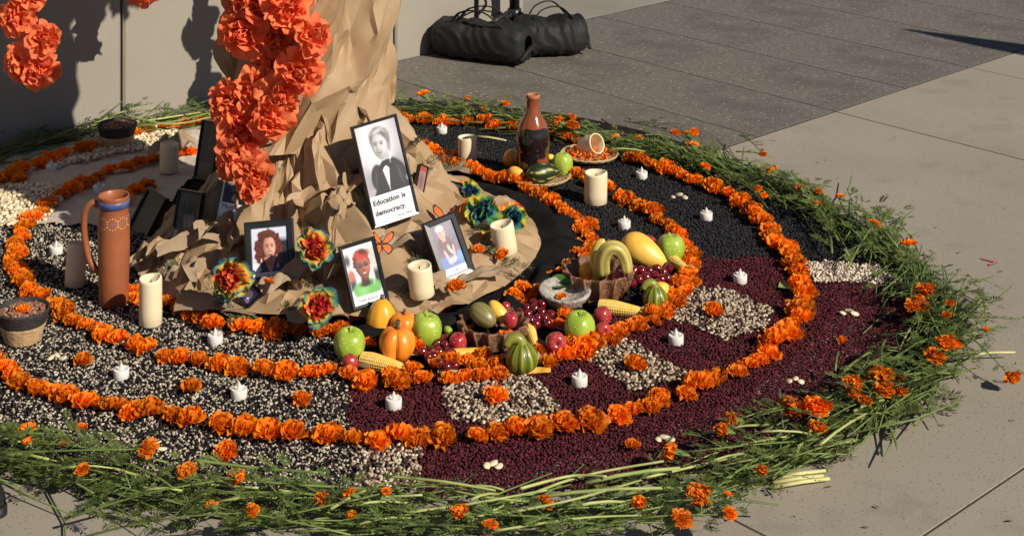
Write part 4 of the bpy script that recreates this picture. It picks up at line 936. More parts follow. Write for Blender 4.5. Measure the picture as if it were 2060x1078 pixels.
photo('framed_photo', [(833, 455), (903, 431), (969, 540), (908, 571)], math.radians(20), math.radians(24), 0.0165, img4, 'thick black framed photo of a person holding hands up on lilac ground', [('Pat Williams', .18, .04, .11, 0, M_inkgrey, 1.0)], dz=0.012)
img5 = paint(60, 84, (42, 42, 46), [('e', .2, .75, .12, .10, 0, (150, 150, 156), .3), ('r', .3, .5, .1, .12, .3, (20, 20, 24), .2), ('e', .45, .62, .08, .06, 0, (196, 196, 200), .2), ('e', .62, .5, .14, .1, 0, (90, 90, 96), .4), ('e', .3, .40, .05, .05, 0, (176, 176, 182), .3), ('r', .6, .36, .28, .05, 0, (26, 26, 30), .2), ('e', .12, .5, .08, .12, 0, (26, 26, 28), .3), ('e', .75, .7, .12, .12, 0, (120, 120, 126), .4), ('r', .5, .14, .52, .17, 0, (226, 226, 234), .02), ('r', .02, .5, .025, .52, 0, (226, 226, 234), .05)])
photo('framed_photo', [(454, 326), (548, 342), (528, 460), (431, 441)], math.radians(-12), math.radians(18), 0.004, img5, 'framed black and white group photo half behind the orange garland, Martin Luther', [('Martin Luther', .06, .20, .135, 0, M_ink, 1.0), ('Activist, 1929', .12, .09, .085, 0, M_inkgrey, 1.0)], dz=0.0)
img6 = paint(60, 104, (70, 72, 70), [('e', .5, .10, .52, .16, 0, (84, 80, 80), .3)])
img6 = strands(img6, .52, .60, .40, .30, None, (34, 32, 34), (84, 80, 82), 18, 7, .5)
img6 = face(img6, .56, .50, .27, .25, (150, 142, 138), (112, 90, 90), (50, 46, 48), (.4, .2), 0, .05, 0)
img6 = shapes_on(grain(img6, .05, 9), [('e', .46, .70, .34, .10, -.1, (46, 44, 46), .3), ('r', .5, .03, .52, .05, 0, (142, 132, 134), .1)])
photo('framed_photo', [(357, 379), (409, 388), (388, 510), (342, 501)], math.radians(-24), math.radians(16), 0.006, img6, 'shaded framed portrait of a person with dark fringe left of the trunk', (), dz=-0.005)
img7 = paint(40, 60, (24, 25, 26), [('e', .5, .12, .5, .18, 0, (70, 74, 70), .3), ('r', .6, .7, .05, .25, -.15, (56, 58, 60), .4)])  # greenish patch low in the print is a painted reflection
photo('framed_photo', [(408, 241), (446, 247), (424, 366), (387, 358)], math.radians(-28), math.radians(14), 0.006, img7, 'tall dark picture frame in shade touching the garland, highest on the left', (), dz=0.0)
photo('framed_photo', [(300, 374), (338, 402), (288, 484), (250, 462)], math.radians(-35), math.radians(28), 0.010, paint(8, 8, (20, 20, 22), [('e', .5, .5, .4, .4, 0, (34, 34, 36), .5)]), 'black frame leaning far over in shade behind the clay jug', (), dz=-0.01)
photo('framed_photo', [(888, 359), (921, 367), (936, 409), (904, 404)], math.radians(10), math.radians(20), 0.004, paint(24, 30, (30, 20, 17), [('e', .5, .6, .25, .2, 0, (46, 32, 26), .5), ('r', .5, .3, .02, .3, 0, (60, 44, 36), .5)]), 'small dark brown frame beside the rainbow flowers', (), dz=-0.008)
photo('framed_photo', [(826, 322), (842, 328), (872, 398), (856, 392)], math.radians(40), math.radians(20), 0.0015, paint(12, 30, (150, 110, 104), [('e', .5, .4, .3, .3, 0, (110, 84, 84), .5), ('r', .5, .9, .5, .1, 0, (150, 60, 40), .2)]), 'narrow edge of a framed print behind the democracy portrait', (), dz=0.0)
# diamond glass ornament
p = S(500, 622, 0.0); orn = empty('diamond_ornament', p, 0, 'small dark diamond ornament with pale violet glass centre', 'ornament')
orn.rotation_euler = (math.radians(-22), 0, 0)
b = MB(); s_ = 0.036
b.add([(0, 0, 0), (s_, 0, s_), (0, 0, 2 * s_), (-s_, 0, s_), (0, -.008, .006), (s_ - .006, -.008, s_), (0, -.008, 2 * s_ - .006), (-s_ + .006, -.008, s_), (0, .01, 0), (s_, .01, s_), (0, .01, 2 * s_), (-s_, .01, s_)],
      [(0, 1, 5, 4), (1, 2, 6, 5), (2, 3, 7, 6), (3, 0, 4, 7), (4, 5, 6, 7), (0, 8, 9, 1), (1, 9, 10, 2), (2, 10, 11, 3), (3, 11, 8, 0), (8, 11, 10, 9)]).build('rim', M_frame, orn, smooth=False)
for k, (sc_, c) in enumerate(((0.68, (0.18, 0.22, 0.42)), (0.52, (0.30, 0.14, 0.36)), (0.36, (0.85, 0.80, 0.90)))):
    m = MB(); n_ = 5 if k == 2 else 4
    vs = [(0, -0.0105 - 0.002 * k, s_)] + [(s_ * sc_ * math.sin(6.283 * i / n_), -0.0095 - 0.0018 * k, s_ + s_ * sc_ * math.cos(6.283 * i / n_)) for i in range(n_)]
    m.add(vs, [(0, 1 + i, 1 + (i + 1) % n_) for i in range(n_)], [c] * (n_ + 1)).build('glass_tile', M_led, orn, smooth=False, colors=True)
# butterflies
def butterfly(p, sc, rot, label):
    root = empty('butterfly', p, 0, label, 'butterfly'); root.rotation_euler = rot; root.scale = (sc,) * 3
    for s in (-1, 1):
        for nm, out in (('fore_wing', [(0, .08), (.35, .55), (.85, .85), (1.0, .70), (.85, .30), (.45, .0), (0, -.02)]), ('hind_wing', [(0, 0), (.5, -.02), (.78, -.25), (.72, -.60), (.42, -.80), (.12, -.45), (0, -.15)])):
            b = MB(); c = Vector((sum(q[0] for q in out) / len(out), sum(q[1] for q in out) / len(out), 0)); n_ = len(out)
            vs = []; cs = []
            for f, cc in ((0.0, (0.80, 0.16, 0.02)), (0.72, (0.82, 0.17, 0.03)), (0.80, (0.03, 0.012, 0.01)), (1.0, (0.02, 0.01, 0.01))):
                for q in out:
                    v = c.lerp(Vector((q[0], q[1], 0)), f); vs.append((s * v.x * math.cos(.45), v.y, abs(v.x) * math.sin(.45) + 0.02 * math.sin(6 * v.y))); cs.append(cc)
            b.add(vs, [(k * n_ + i, k * n_ + (i + 1) % n_, k * n_ + n_ + (i + 1) % n_, k * n_ + n_ + i) for k in range(3) for i in range(n_)], cs)
            b.build(nm, M_butter, root, colors=True)
    b = MB(); b.tube([(0, -.55, 0), (0, -.2, .02), (0, .1, .03), (0, .28, .02)], [.02, .055, .07, .03], 8); b.build('body', M_metal, root)
butterfly(D(897, 441, S(897, 470).y - 0.05), 0.042, (math.radians(55), math.radians(-8), math.radians(-25)), 'orange paper butterfly on the corner of the lilac photo')
butterfly(D(768, 491, S(768, 520).y - 0.05), 0.036, (math.radians(60), math.radians(10), math.radians(30)), 'orange paper butterfly on the corner of the green shirt portrait')

# ------------------------------------------------------------------ candles
def pillar(bx, by, ty, w, lean, label, z0=None, seed=0):
    p = G(bx, by, z0) if z0 is not None else S(bx, by, 0.012)
    R = w / 2 * p.y / F; h = (by - ty) * p.y / F; r = random.Random(seed); a0 = r.random() * 6.28
    root = empty('pillar_candle', p, 0, label, 'candle', 'ivory pillar candles'); root.rotation_euler = (0, math.radians(lean), r.random() * 0.3)
    dip = lambda a: 1 + 0.0 * a
    def fn(q, a, t):
        top = ss(0.55, 0.75, t)
        q.z += top * h * (0.045 * math.sin(a + a0) + 0.025 * math.sin(2 * a + 1 + a0)) * (1 if t < 0.93 else 0.5)
        return q
    prof = [(0.0, 0), (R * .93, 0), (R, 0.003), (R, h * .3), (R, h * .6), (R, h * .9), (R * .985, h * .965), (R * .95, h * .98), (R * .86, h * .975), (R * .80, h * .93), (R * .5, h * .88), (0.001, h * .87)]
    MB().lathe(prof, 40, fn).build('wax', M_wax, root)
    b = MB(); b.tube([(0, 0, h * .86), (0.001, 0, h * .90), (0.003, 0.001, h * .94)], [.0016, .0014, .001], 6); b.build('wick', M_metal, root)
    return root
pillar(303, 652, 556, 46, 0, 'ivory pillar candle standing in front of the clay jug', 0.012, 1)
pillar(850, 604, 540, 50, -7, 'ivory pillar candle between the green shirt portrait and lilac photo', None, 2)
pillar(1018, 518, 456, 48, -9, 'leaning ivory pillar candle in front of the blue rainbow flowers', None, 3)
pillar(1198, 408, 345, 46, 1, 'ivory pillar candle on the black beans in front of the petal plate', 0.012, 4)
pillar(150, 574, 488, 40, 4, 'shaded grey looking pillar candle behind the clay jug handle', 0.012, 5)
pillar(340, 345, 288, 38, 1, 'shaded pillar candle on the white salt left of the dark tall frame', 0.014, 6)
pillar(940, 324, 274, 38, 0, 'shaded pillar candle on black beans left of the glazed bottle', 0.012, 7)
TLB = MB().lathe([(0, 0), (.0178, 0), (.0185, .001), (.0185, .0205), (.0178, .0225), (.0160, .0218), (.006, .0205), (0.001, .0205)], 28).mesh('cup', M_white)
fl = MB()
fl.lathe([(.0065, .020), (.0070, .023), (.0056, .028), (.0030, .033), (.0006, .038)], 12)
fl.tube([(.004, 0, .0225), (.0115, 0, .0285)], [.0042, .0008], 6); fl.tube([(-.004, 0, .0225), (-.0135, 0, .0295)], [.0042, .0008], 6)
TLF = fl.mesh('flame', M_flame)
for px, py, lb in [(113, 510, 'white tea light on mixed beans near the left edge, behind the shaded candle'), (433, 690, 'white tea light between inner and middle rings on mixed beans'), (244, 760, 'white tea light on mixed beans in front of the clay jug'),
                   (481, 800, 'white tea light on mixed beans left of the red beans'), (792, 820, 'white tea light on the red square at the front'), (1166, 774, 'white tea light on red beans between the two front speckled patches'),
                   (1360, 691, 'white tea light on red beans between the right speckled patches'), (1489, 568, 'white tea light on red beans just below the black beans'), (1256, 459, 'white tea light on black beans behind the fruit baskets'),
                   (1421, 442, 'white tea light on black beans nearest the outer ring'), (1291, 359, 'white tea light on black beans right of the petal plate'), (889, 268, 'white tea light on black beans right of the trunk'),
                   (199, 388, 'shaded tea light on white salt behind the clay jug'), (104, 345, 'shaded tea light on white salt near the left edge')]:
    p = G(px, py, 0.011)
    t = empty('tea_light', p, rnd.uniform(-0.5, 0.5), lb, 'tea light', 'flameless tea lights'); t.scale = (1.02,) * 3
    place('cup', TLB, t); place('flame', TLF, t)
# white beans in little groups
LB = MB().lathe([(0, -.5), (.2, -.47), (.42, -.28), (.5, 0), (.42, .28), (.2, .47), (0, .5)], 12, lambda q, a, t: Vector((q.x * 0.95, q.y * 0.5 + 0.10 * (q.z * 2) ** 2, q.z * 1.35))).mesh('white_bean', M_lima)
LBN = [(113, 718, 'beside the lone marigold at the front left'), (1365, 395, 'on the back right black beans'), (1706, 628, 'on the outer red beans at the right'), (990, 935, 'on the outer red beans at the front'), (1335, 882, 'on the outer red beans front right'), (1598, 765, 'in the greenery shade on outer red beans'), (312, 900, 'against the front left greenery')]
for px, py, lb in LBN:
    for k in range(3):
        p = G(px + (-11, 2, 13)[k], py + (2, -3, 3)[k], 0.015)
        o = place('white_bean', LB, None, p, (math.radians(90) + rnd.uniform(-.3, .3), rnd.uniform(-.4, .4), rnd.uniform(0, 3.1)), 0.0185 * rnd.uniform(.85, 1.1))
        tag(o, 'big white bean in the group of three ' + lb, 'bean', 'white beans ' + lb)

# ------------------------------------------------------------------ clay jug, bottle
p = G(229, 612, 0.008); d_ = p.y; Rj = 0.0415; hj = 0.293
jug = empty('clay_jug', p, 0, 'tall terracotta jug with handle, blue band and dotted flowers', 'jug')
prof = [(0, 0), (Rj * .93, 0), (Rj * .97, .004), (Rj * .96, .06), (Rj * .99, .10), (Rj * 1.02, .16), (Rj * 1.0, .22), (Rj * .93, .245), (Rj * .92, .26), (Rj * .98, .283), (Rj * 1.0, hj - .003), (Rj * .97, hj), (Rj * .90, hj - .003), (Rj * .86, .27), (Rj * .84, .23), (Rj * .84, .18), (0.001, .178)]
MB().lathe(prof, 48).build('body', M_terra, jug)
MB().lathe([(Rj * .945, .262), (Rj * .985, .2625), (Rj * 1.012, .274), (Rj * 1.015, .280), (Rj * .98, .2805)], 48).build('blue_band', M_blue, jug)
hb = MB(); hb.tube(spline([(-Rj * .95, 0, .262), (-Rj * 1.35, 0, .272), (-Rj * 1.85, 0, .245), (-Rj * 1.9, 0, .19), (-Rj * 1.65, 0, .13), (-Rj * 1.2, 0, .095), (-Rj * .9, 0, .088)], 20), [0.009] * 20, 10, flat=1.25, up=(0, 1, 0))
hb.build('handle', M_terra, jug)
dots = MB(); dv = MB()
for k in range(9):
    a = math.radians(-90 + (k - 4) * 40 + 8)
    for ringn, rr, cnt, tgt in ((0, .0145, 12, dots), (1, .0075, 7, dv), (1, .002, 3, dv)):
        for i in range(cnt):
            w = 6.283 * i / cnt; aa = a + rr * math.cos(w) / Rj; z = .226 + rr * math.sin(w)
            rs = Rj * interp(z, [(.16, 1.02), (.22, 1.0), (.245, .935), (.26, .92)]) + .0002
            c = Vector((rs * math.cos(aa), rs * math.sin(aa), z)); o = Vector((math.cos(aa), math.sin(aa), 0)); t = Vector((-o.y, o.x, 0)); s = .0018 if ringn == 0 else .0014
            dots_v = [c + o * .0008] + [c + (t * math.cos(q) + Vector((0, 0, math.sin(q)))) * s for q in (0, 1.05, 2.09, 3.14, 4.19, 5.24)]
            tgt.add(dots_v, [(0, 1 + j, 1 + (j + 1) % 6) for j in range(6)])
dots.build('yellow_dots', M_dot, jug); dv.build('violet_dots', M_violet, jug)
p = G(1072, 356, 0.018)
bot = empty('clay_bottle', p, 0, 'brown glazed clay bottle with dark drips behind the gourds', 'bottle')
prof = [(0, 0), (.050, 0), (.054, .006), (.055, .05), (.053, .075), (.0535, .080), (.0555, .085), (.056, .11), (.053, .135), (.045, .155), (.033, .172), (.025, .186), (.0215, .20), (.0205, .222), (.0225, .227), (.0235, .232), (.0225, .2365), (.0185, .237), (.016, .232), (.015, .21), (0.001, .208)]
bm_ = bpy.data.materials.new('drip_glaze'); bm_.use_nodes = True; N = bm_.node_tree.nodes; L = bm_.node_tree.links; bs = N['Principled BSDF']
bs.inputs['Roughness'].default_value = 0.14; bs.inputs['Coat Weight'].default_value = 0.6; bs.inputs['Coat Roughness'].default_value = 0.06
tc = N.new('ShaderNodeTexCoord'); mp = N.new('ShaderNodeMapping'); mp.inputs['Scale'].default_value = (17, 17, 9); t = N.new('ShaderNodeTexNoise'); t.inputs['Scale'].default_value = 1.0; t.inputs['Detail'].default_value = 0.6
L.new(tc.outputs['Object'], mp.inputs[0]); L.new(mp.outputs[0], t.inputs['Vector'])
sx = N.new('ShaderNodeSeparateXYZ'); L.new(tc.outputs['Object'], sx.inputs[0])
mr = N.new('ShaderNodeMapRange'); mr.inputs[1].default_value = .15; mr.inputs[2].default_value = .20; mr.inputs[3].default_value = 0.0; mr.inputs[4].default_value = 0.5; L.new(sx.outputs['Z'], mr.inputs[0])
ad = N.new('ShaderNodeMath'); ad.operation = 'ADD'; L.new(t.outputs['Fac'], ad.inputs[0]); L.new(mr.outputs[0], ad.inputs[1])
cr = N.new('ShaderNodeValToRGB'); cr.color_ramp.elements[0].position = .575; cr.color_ramp.elements[0].color = (.012, .008, .008, 1); cr.color_ramp.elements[1].position = .60; cr.color_ramp.elements[1].color = (.24, .062, .020, 1)
L.new(ad.outputs[0], cr.inputs[0]); L.new(cr.outputs[0], bs.inputs['Base Color'])
prof = [(r_ * 0.98, z_ * 1.15) for r_, z_ in prof]
MB().lathe(prof[:15], 48).build('body', bm_, bot)
MB().lathe(prof[14:], 32).build('mouth', M_terrain, bot)
# corn husk tray with gourds in front of the bottle
def lump(name, c, rx, ry, rz, m, parent=None, yaw=0.0, pitch=0.0, ribs=0, rd=0.06, taper=0.0, seg=32, n=16, colfn=None, roll=0.0):
    """a gourd-like body: long axis x, optional ribs along it"""
    b = MB(); R = Matrix.Rotation(yaw, 4, 'Z') @ Matrix.Rotation(pitch, 4, 'Y') @ Matrix.Rotation(roll, 4, 'X')
    for j in range(n + 1):
        t = -math.pi / 2 + math.pi * j / n
        for i in range(seg):
            a = 6.2832 * i / seg; rr = math.cos(t) * (1 - taper * math.sin(t))
            if ribs: rr *= 1 + rd * (abs(math.cos(a * ribs / 2)) ** 0.6 - 0.6)
            q = Vector((rx * math.sin(t), ry * rr * math.cos(a), rz * rr * math.sin(a)))
            b.v.append(tuple(R @ q)); b.c.append(colfn(t, a) if colfn else (1, 1, 1))
    b.f = [(j * seg + i, j * seg + (i + 1) % seg, (j + 1) * seg + (i + 1) % seg, (j + 1) * seg + i) for j in range(n) for i in range(seg)]
    return b.build(name, m, parent, c, colors=bool(colfn))
def fruit(nm, px, py, rp, z0, label, cat, group=None):
    c, R = rest(px, py, rp, z0); root = empty(nm, c - Vector((0, 0, R)), rnd.random() * 6.28, label, cat, group); return root, R
def apple(px, py, rp, z0, m, label, group, tall=1.0, lie=None):
    root, R = fruit('apple', px, py, rp, z0, label, 'apple', group)
    prof = [(0, .16), (.25, .06), (.45, .02), (.62, .04), (.82, .28), (.96, .62), (1.0, .95), (.95, 1.3), (.8, 1.6), (.56, 1.78), (.35, 1.80), (.16, 1.70), (.05, 1.56), (0.01, 1.52)]
    MB().lathe([(r * R, z * R * tall * 1.02) for r, z in prof], 32, lambda q, a, t: Vector((q.x * (1 + .03 * math.cos(5 * a)), q.y * (1 + .03 * math.cos(5 * a)), q.z * (1 + 0.02 * math.sin(a))))).build('skin', m, root)
    b = MB(); b.tube([(0, 0, 1.5 * R * tall), (.05 * R, 0, 1.8 * R * tall), (.16 * R, 0, 2.05 * R * tall)], [.06 * R, .045 * R, .07 * R], 6); b.build('stalk', M_lime if m is M_lime else M_twig, root)
    if lie: root.rotation_euler = lie; root.location.z += R
    return root
def pumpkin(px, py, rp, z0, m, label, sq=0.9, ribs=6, rot=0.0, rd=0.18):
    root, R = fruit('pumpkin', px, py, rp, z0, label, 'pumpkin'); root.rotation_euler = (0, 0, rot); b = MB(); n = 18; seg = 60
    for j in range(n + 1):
        t = -math.pi / 2 + math.pi * j / n
        for i in range(seg):
            a = 6.2832 * i / seg; rib = abs(math.cos(a * ribs / 2)) ** 0.55
            rr = math.cos(t) ** 0.85 if abs(math.cos(t)) > 1e-6 else 0
            rr *= 1 - rd + rd * rib
            z = sq * math.sin(t) * (1 - 0.16 * math.cos(t) ** 0 * (1 - min(1, rr * 2.2)))
            b.v.append((R * rr * math.cos(a), R * rr * math.sin(a), R * sq + R * z)); b.c.append((1, 1, 1))
    b.f = [(j * seg + i, j * seg + (i + 1) % seg, (j + 1) * seg + (i + 1) % seg, (j + 1) * seg + i) for j in range(n) for i in range(seg)]
    b.build('skin', m, root)
    s = MB(); s.tube([(0, 0, R * sq * 1.75), (.02 * R, 0, R * sq * 2.05), (.1 * R, .02 * R, R * sq * 2.35)], [.17 * R, .10 * R, .13 * R], 8); s.build('stalk', M_twig, root)
    return root
def corn(a, b_, rp, label, husk=True, z=0.03):
    p, q = G(*a, z), G(*b_, z); ax = q - p; L_ = ax.length; R = rp * p.y / F
    root = empty('corn_cob', p, 0, label, 'corn'); root.rotation_mode = 'QUATERNION'; root.rotation_quaternion = ax.to_track_quat('X', 'Z')
    m = MB(); nr, nk = 16, 30; seg = nr * 4; n = nk * 3
    for j in range(n + 1):
        t = j / n; r0 = R * (min(1, 1.25 * (1 - t) + .16) ** 0.5) * (0.86 + 0.14 * min(1, t * 6))
        if t > .97: r0 *= (1 - t) / .03 * .8 + .2
        for i in range(seg):
            ang_ = 6.2832 * i / seg
            bump = abs(math.sin(math.pi * t * nk)) ** .5 * abs(math.sin(ang_ * nr / 2)) ** .5
            rr = r0 * (0.90 + 0.12 * bump)
            m.v.append((L_ * t, rr * math.cos(ang_), rr * math.sin(ang_))); m.c.append((1, 1, 1))
    m.f = [(j * seg + i, j * seg + (i + 1) % seg, (j + 1) * seg + (i + 1) % seg, (j + 1) * seg + i) for j in range(n) for i in range(seg)]
    m.build('kernels', M_corn, root)
    if husk:
        for k in range(4):
            a0 = -2.6 + k * 0.75; h = MB()
            h.grid(6, 12, lambda u, v: Vector((L_ * (lerp(-.25, .85, v)), (R * 1.12 * math.sin(math.pi * min(1, .25 + v)) * .9 + .004) * math.cos(a0 + (u - .5) * 1.1), (R * 1.12 * math.sin(math.pi * min(1, .25 + v)) * .9 + .004) * math.sin(a0 + (u - .5) * 1.1) + .003 * math.sin(9 * u + 5 * v + k))))
            h.build('husk', M_husk, root)
    return root
def husk_leaf(px0, px1, w, label, z=0.02, bend=0.01):
    p, q = G(*px0, z), G(*px1, z * .6); ax = q - p; sd = Vector((-ax.y, ax.x, 0)).normalized()
    b = MB().grid(6, 14, lambda u, v: ax * v + sd * (u - .5) * w * math.sin(math.pi * (0.12 + .85 * v)) + Vector((0, 0, .010 * tri(u * 2.2 + v * .7) + bend * math.sin(math.pi * v) + 0.004 * math.sin(14 * u))))
    tag(b.build('corn_husk', M_husk, None, p), label, 'corn husk')
def grapes(pxs, rp, label, z=0.012, layers=2):
    c = G(*pxs[0], 0.0); root = empty('grape_bunch', c, 0, label, 'grapes'); k = 0
    me = MB().lathe([(0, -1), (.38, -.92), (.71, -.71), (.92, -.38), (1, 0), (.92, .38), (.71, .71), (.38, .92), (0, 1)], 16).mesh('grape', M_grape)
    for (x, y) in pxs:
        g_, R = rest(x, y, rp, z); place('grape', me, root, g_ - c, (rnd.random(), rnd.random(), 0), R * rnd.uniform(.9, 1.08))
    b = MB(); a = G(*pxs[0], 0.03) - c; e = G(*pxs[-1], 0.03) - c; b.tube([a, a.lerp(e, .5) + V(0, 0, .012), e], [.0015, .0013, .001], 5); b.build('stalk', M_twig, root)
def gourd_green(px, py, rp, z0, label, nd):
    root, R = fruit('striped_gourd', px, py, rp, z0, label, 'gourd'); root.rotation_euler = (0, 0, 0)
    def cf(t, a):
        s = abs(math.cos(a * 5)); base = (0.115, 0.135, 0.012)
        return (0.42, 0.40, 0.045) if s > .975 else tuple(c * (0.75 + 0.5 * s) for c in base)
    lump('body', (0, 0, R * .98), R * .98, R, R * .98, M_pgourd, root, pitch=math.radians(-90), ribs=10, rd=0.10, taper=.18, colfn=cf, seg=80)
    b = MB(); P = spline([(0, 0, R * 1.7), (nd * .25 * R, 0, R * 2.1), (nd * .75 * R, -.1 * R, R * 2.05), (nd * 1.0 * R, -.2 * R, R * 1.7)], 12)
    b.tube(P, [R * lerp(.42, .22, i / 11) for i in range(12)], 14, col=(0.21, 0.22, 0.025)); b.build('neck', M_pgourd, root, colors=True)
    s = MB(); s.tube([P[-1], P[-1] + V(nd * .25 * R, -.05 * R, -.1 * R)], [.09 * R, .06 * R], 6); s.build('stalk', M_twig, root)
def basket(px, py, Rt, Rb, h, m, label, nrib=14, twist=0.0):
    p = G(px, py, 0.012); root = empty('wicker_basket', p, twist, label, 'basket')
    def fn(q, a, t):
        w = 1 + .055 * math.cos(nrib * a) * min(1, t * 3); return Vector((q.x * w, q.y * w, q.z + (h * .04 * max(0, math.cos(nrib * a)) if .72 < t < .9 else 0)))
    prof = [(0.001, 0)] + [(lerp(Rb, Rt, i / 14) + (.0011 if i % 2 else 0), h * i / 14) for i in range(15)] + [(Rt * .97, h * 1.0)] + [(lerp(Rt * .95, Rb * .9, i / 4), h * (1 - .8 * i / 4)) for i in range(5)] + [(0.001, h * .2)]
    MB().lathe(prof, 112, fn).build('body', m, root)
    for k in range(nrib):
        a = 6.2832 * k / nrib; b = MB()
        b.tube([(Rb * 1.05 * math.cos(a), Rb * 1.05 * math.sin(a), .002), (lerp(Rb, Rt, .6) * 1.07 * math.cos(a), lerp(Rb, Rt, .6) * 1.07 * math.sin(a), h * .6), (Rt * 1.06 * math.cos(a), Rt * 1.06 * math.sin(a), h * 1.03)], [.0040, .0046, .0036], 6)
        b.build('upright', m, root)
    return root
# ------------------------------------------------------------------ fruit spread
GA = 'green apples on the altar'; RA = 'small red apples on the altar'
apple(703, 690, 32, .012, M_lime, 'green apple at the left end of the fruit spread', GA); apple(858, 660, 32, .018, M_lime, 'green apple right of the small orange pumpkin', GA)
apple(1166, 656, 31, .014, M_lime, 'green apple in front of the grey stone bowl', GA); apple(1350, 497, 28, .018, M_lime, 'green apple at the far right end of the fruit spread', GA); apple(1131, 332, 21, .022, M_lime, 'green apple on the husk tray by the clay bottle', GA, 1.15)
apple(705, 733, 16, .012, M_red, 'small red apple in front of the leftmost green apple', RA, 1.2); apple(921, 690, 18, .014, M_red, 'small red apple above the yellow squash stick', RA, 1.1)
apple(1212, 634, 18, .014, M_red, 'small red apple touching the front corn cob', RA, 1.0); apple(1209, 662, 16, .012, M_red, 'small red apple with its eye showing right of the green apple', RA, 1.0, (math.radians(75), 0, 0.2))
apple(1114, 688, 21, .012, M_red, 'red apple lying on its side beside the striped gourd', RA, 1.0, (math.radians(70), 0.2, 0.1)); apple(1243, 560, 18, .05, M_red, 'red apple in the right basket under the curled gourd', RA)
apple(1305, 490, 17, .02, M_red, 'red apple between the big yellow gourd and green apple', RA); apple(1027, 642, 15, .05, M_red, 'red apple in the left basket', RA); apple(1018, 616, 9, .05, M_red, 'tiny red apple behind the left basket', RA)
pumpkin(799, 688, 38, .012, M_orange, 'shiny orange mini pumpkin with deep lobes in the fruit spread', .92, 5, math.radians(-90 + 36), .30)
pumpkin(812, 641, 27, .045, M_orange, 'smooth pale orange pumpkin behind the lobed pumpkin', .72, 8, .3, .08)
# tall amber gourd at the back left of the spread
root, R = fruit('amber_gourd', 768, 652, 31, .012, 'amber squash standing tall behind the orange pumpkins', 'gourd')
lump('body', (0, 0, R * 1.2), R * 1.45, R, R, M_amber, root, pitch=math.radians(-90), taper=.12, ribs=8, rd=.05)
b = MB(); b.tube([(0, 0, R * 2.5), (.1 * R, 0, R * 2.9)], [.16 * R, .1 * R], 8); b.build('stalk', M_twig, root)
corn((728, 722), (826, 745), 17, 'small yellow corn cob with husk at the front left of the fruit', True, .022)
corn((1205, 615), (1306, 630), 15, 'yellow corn cob lying before the right basket', False, .024)
corn((1062, 655), (1078, 702), 12, 'stubby yellow corn cob behind the striped gourd', True, .03)
corn((1335, 512), (1388, 548), 13, 'yellow corn cob wrapped in husk at the right of the fruit', True, .03)
husk_leaf((1185, 612), (1222, 612), .03, 'dry husk at the left end of the front cob'); husk_leaf((1295, 625), (1340, 626), .035, 'dry husk at the right end of the front cob')
husk_leaf((1345, 528), (1404, 552), .035, 'curled dry husk pointing right past the fruit', .03); husk_leaf((1070, 690), (1088, 738), .03, 'twisted dry husk right of the front striped gourd', .02)
husk_leaf((800, 722), (872, 718), .03, 'pale husk strip under the orange pumpkin', .012); husk_leaf((880, 755), (930, 762), .03, 'brown husk scrap among the front marigolds', .012)
husk_leaf((1060, 676), (1050, 640), .02, 'upright dry husk tip beside the left basket', .03)
# yellow squash stick
p, q = G(905, 716, .024), G(984, 712, .024); st_ = empty('yellow_squash', p, ang(q - p), 'straight yellow squash stick in front of the left basket', 'squash')
L_ = (q - p).length
MB().lathe([(0, 0), (.012, .001), (.0165, .006), (.0175, .02), (.0165, L_ * .8), (.0170, L_), (.0150, L_ + .002), (0.001, L_ + .002)], 20, None, Matrix.Rotation(math.radians(90), 4, 'Y')).build('skin', M_yellow, st_)
b = MB(); b.tube([(0, 0, 0), (-.012, 0, .002)], [.004, .003], 6); b.build('stalk', M_twig, st_)
root, R = fruit('green_pepper', 901, 664, 8, .03, 'tiny green pepper beside the left basket', 'pepper')
lump('body', (0, 0, R), R * 1.5, R, R, M_lime, root); b = MB(); b.tube([(R * 1.3, 0, R), (R * 2, 0, R * 1.4)], [R * .3, R * .2], 6); b.build('stalk', M_green, root)
gourd_green(1050, 716, 32, .012, 'dark green ribbed gourd with crooked neck at the front of the fruit', -1); gourd_green(1318, 597, 25, .014, 'dark green ribbed gourd with crooked neck by the right basket', -1)
grapes([(868, 705), (880, 690), (896, 694), (884, 708), (902, 708), (872, 716), (893, 722), (862, 718), (908, 722), (915, 735), (900, 738), (885, 730), (878, 700), (850, 708), (910, 712), (895, 682)], 10, 'dark red grape bunch in front of the middle green apple', .02)
grapes([(1062, 632), (1075, 622), (1090, 628), (1082, 640), (1068, 645), (1096, 640), (1102, 650), (1078, 652), (1090, 612), (1108, 632), (1060, 620), (1074, 610), (1046, 628)], 10, 'dark red grape bunch beside the grey stone bowl', .03)
grapes([(1282, 530), (1298, 532), (1290, 545), (1306, 545), (1322, 540), (1318, 555), (1334, 548), (1342, 560), (1330, 562), (1300, 558), (1275, 545), (1345, 540), (1310, 530), (1286, 562), (1272, 570), (1322, 570), (1308, 568), (1338, 535)], 10, 'dark red grape bunch under the big yellow gourd', .035)
basket(992, 686, .085, .066, .052, M_basket, 'brown wicker basket holding a khaki gourd', 14, .1)
basket(1203, 598, .092, .062, .078, M_basket, 'brown wicker basket holding the curled gourd', 14, .2)
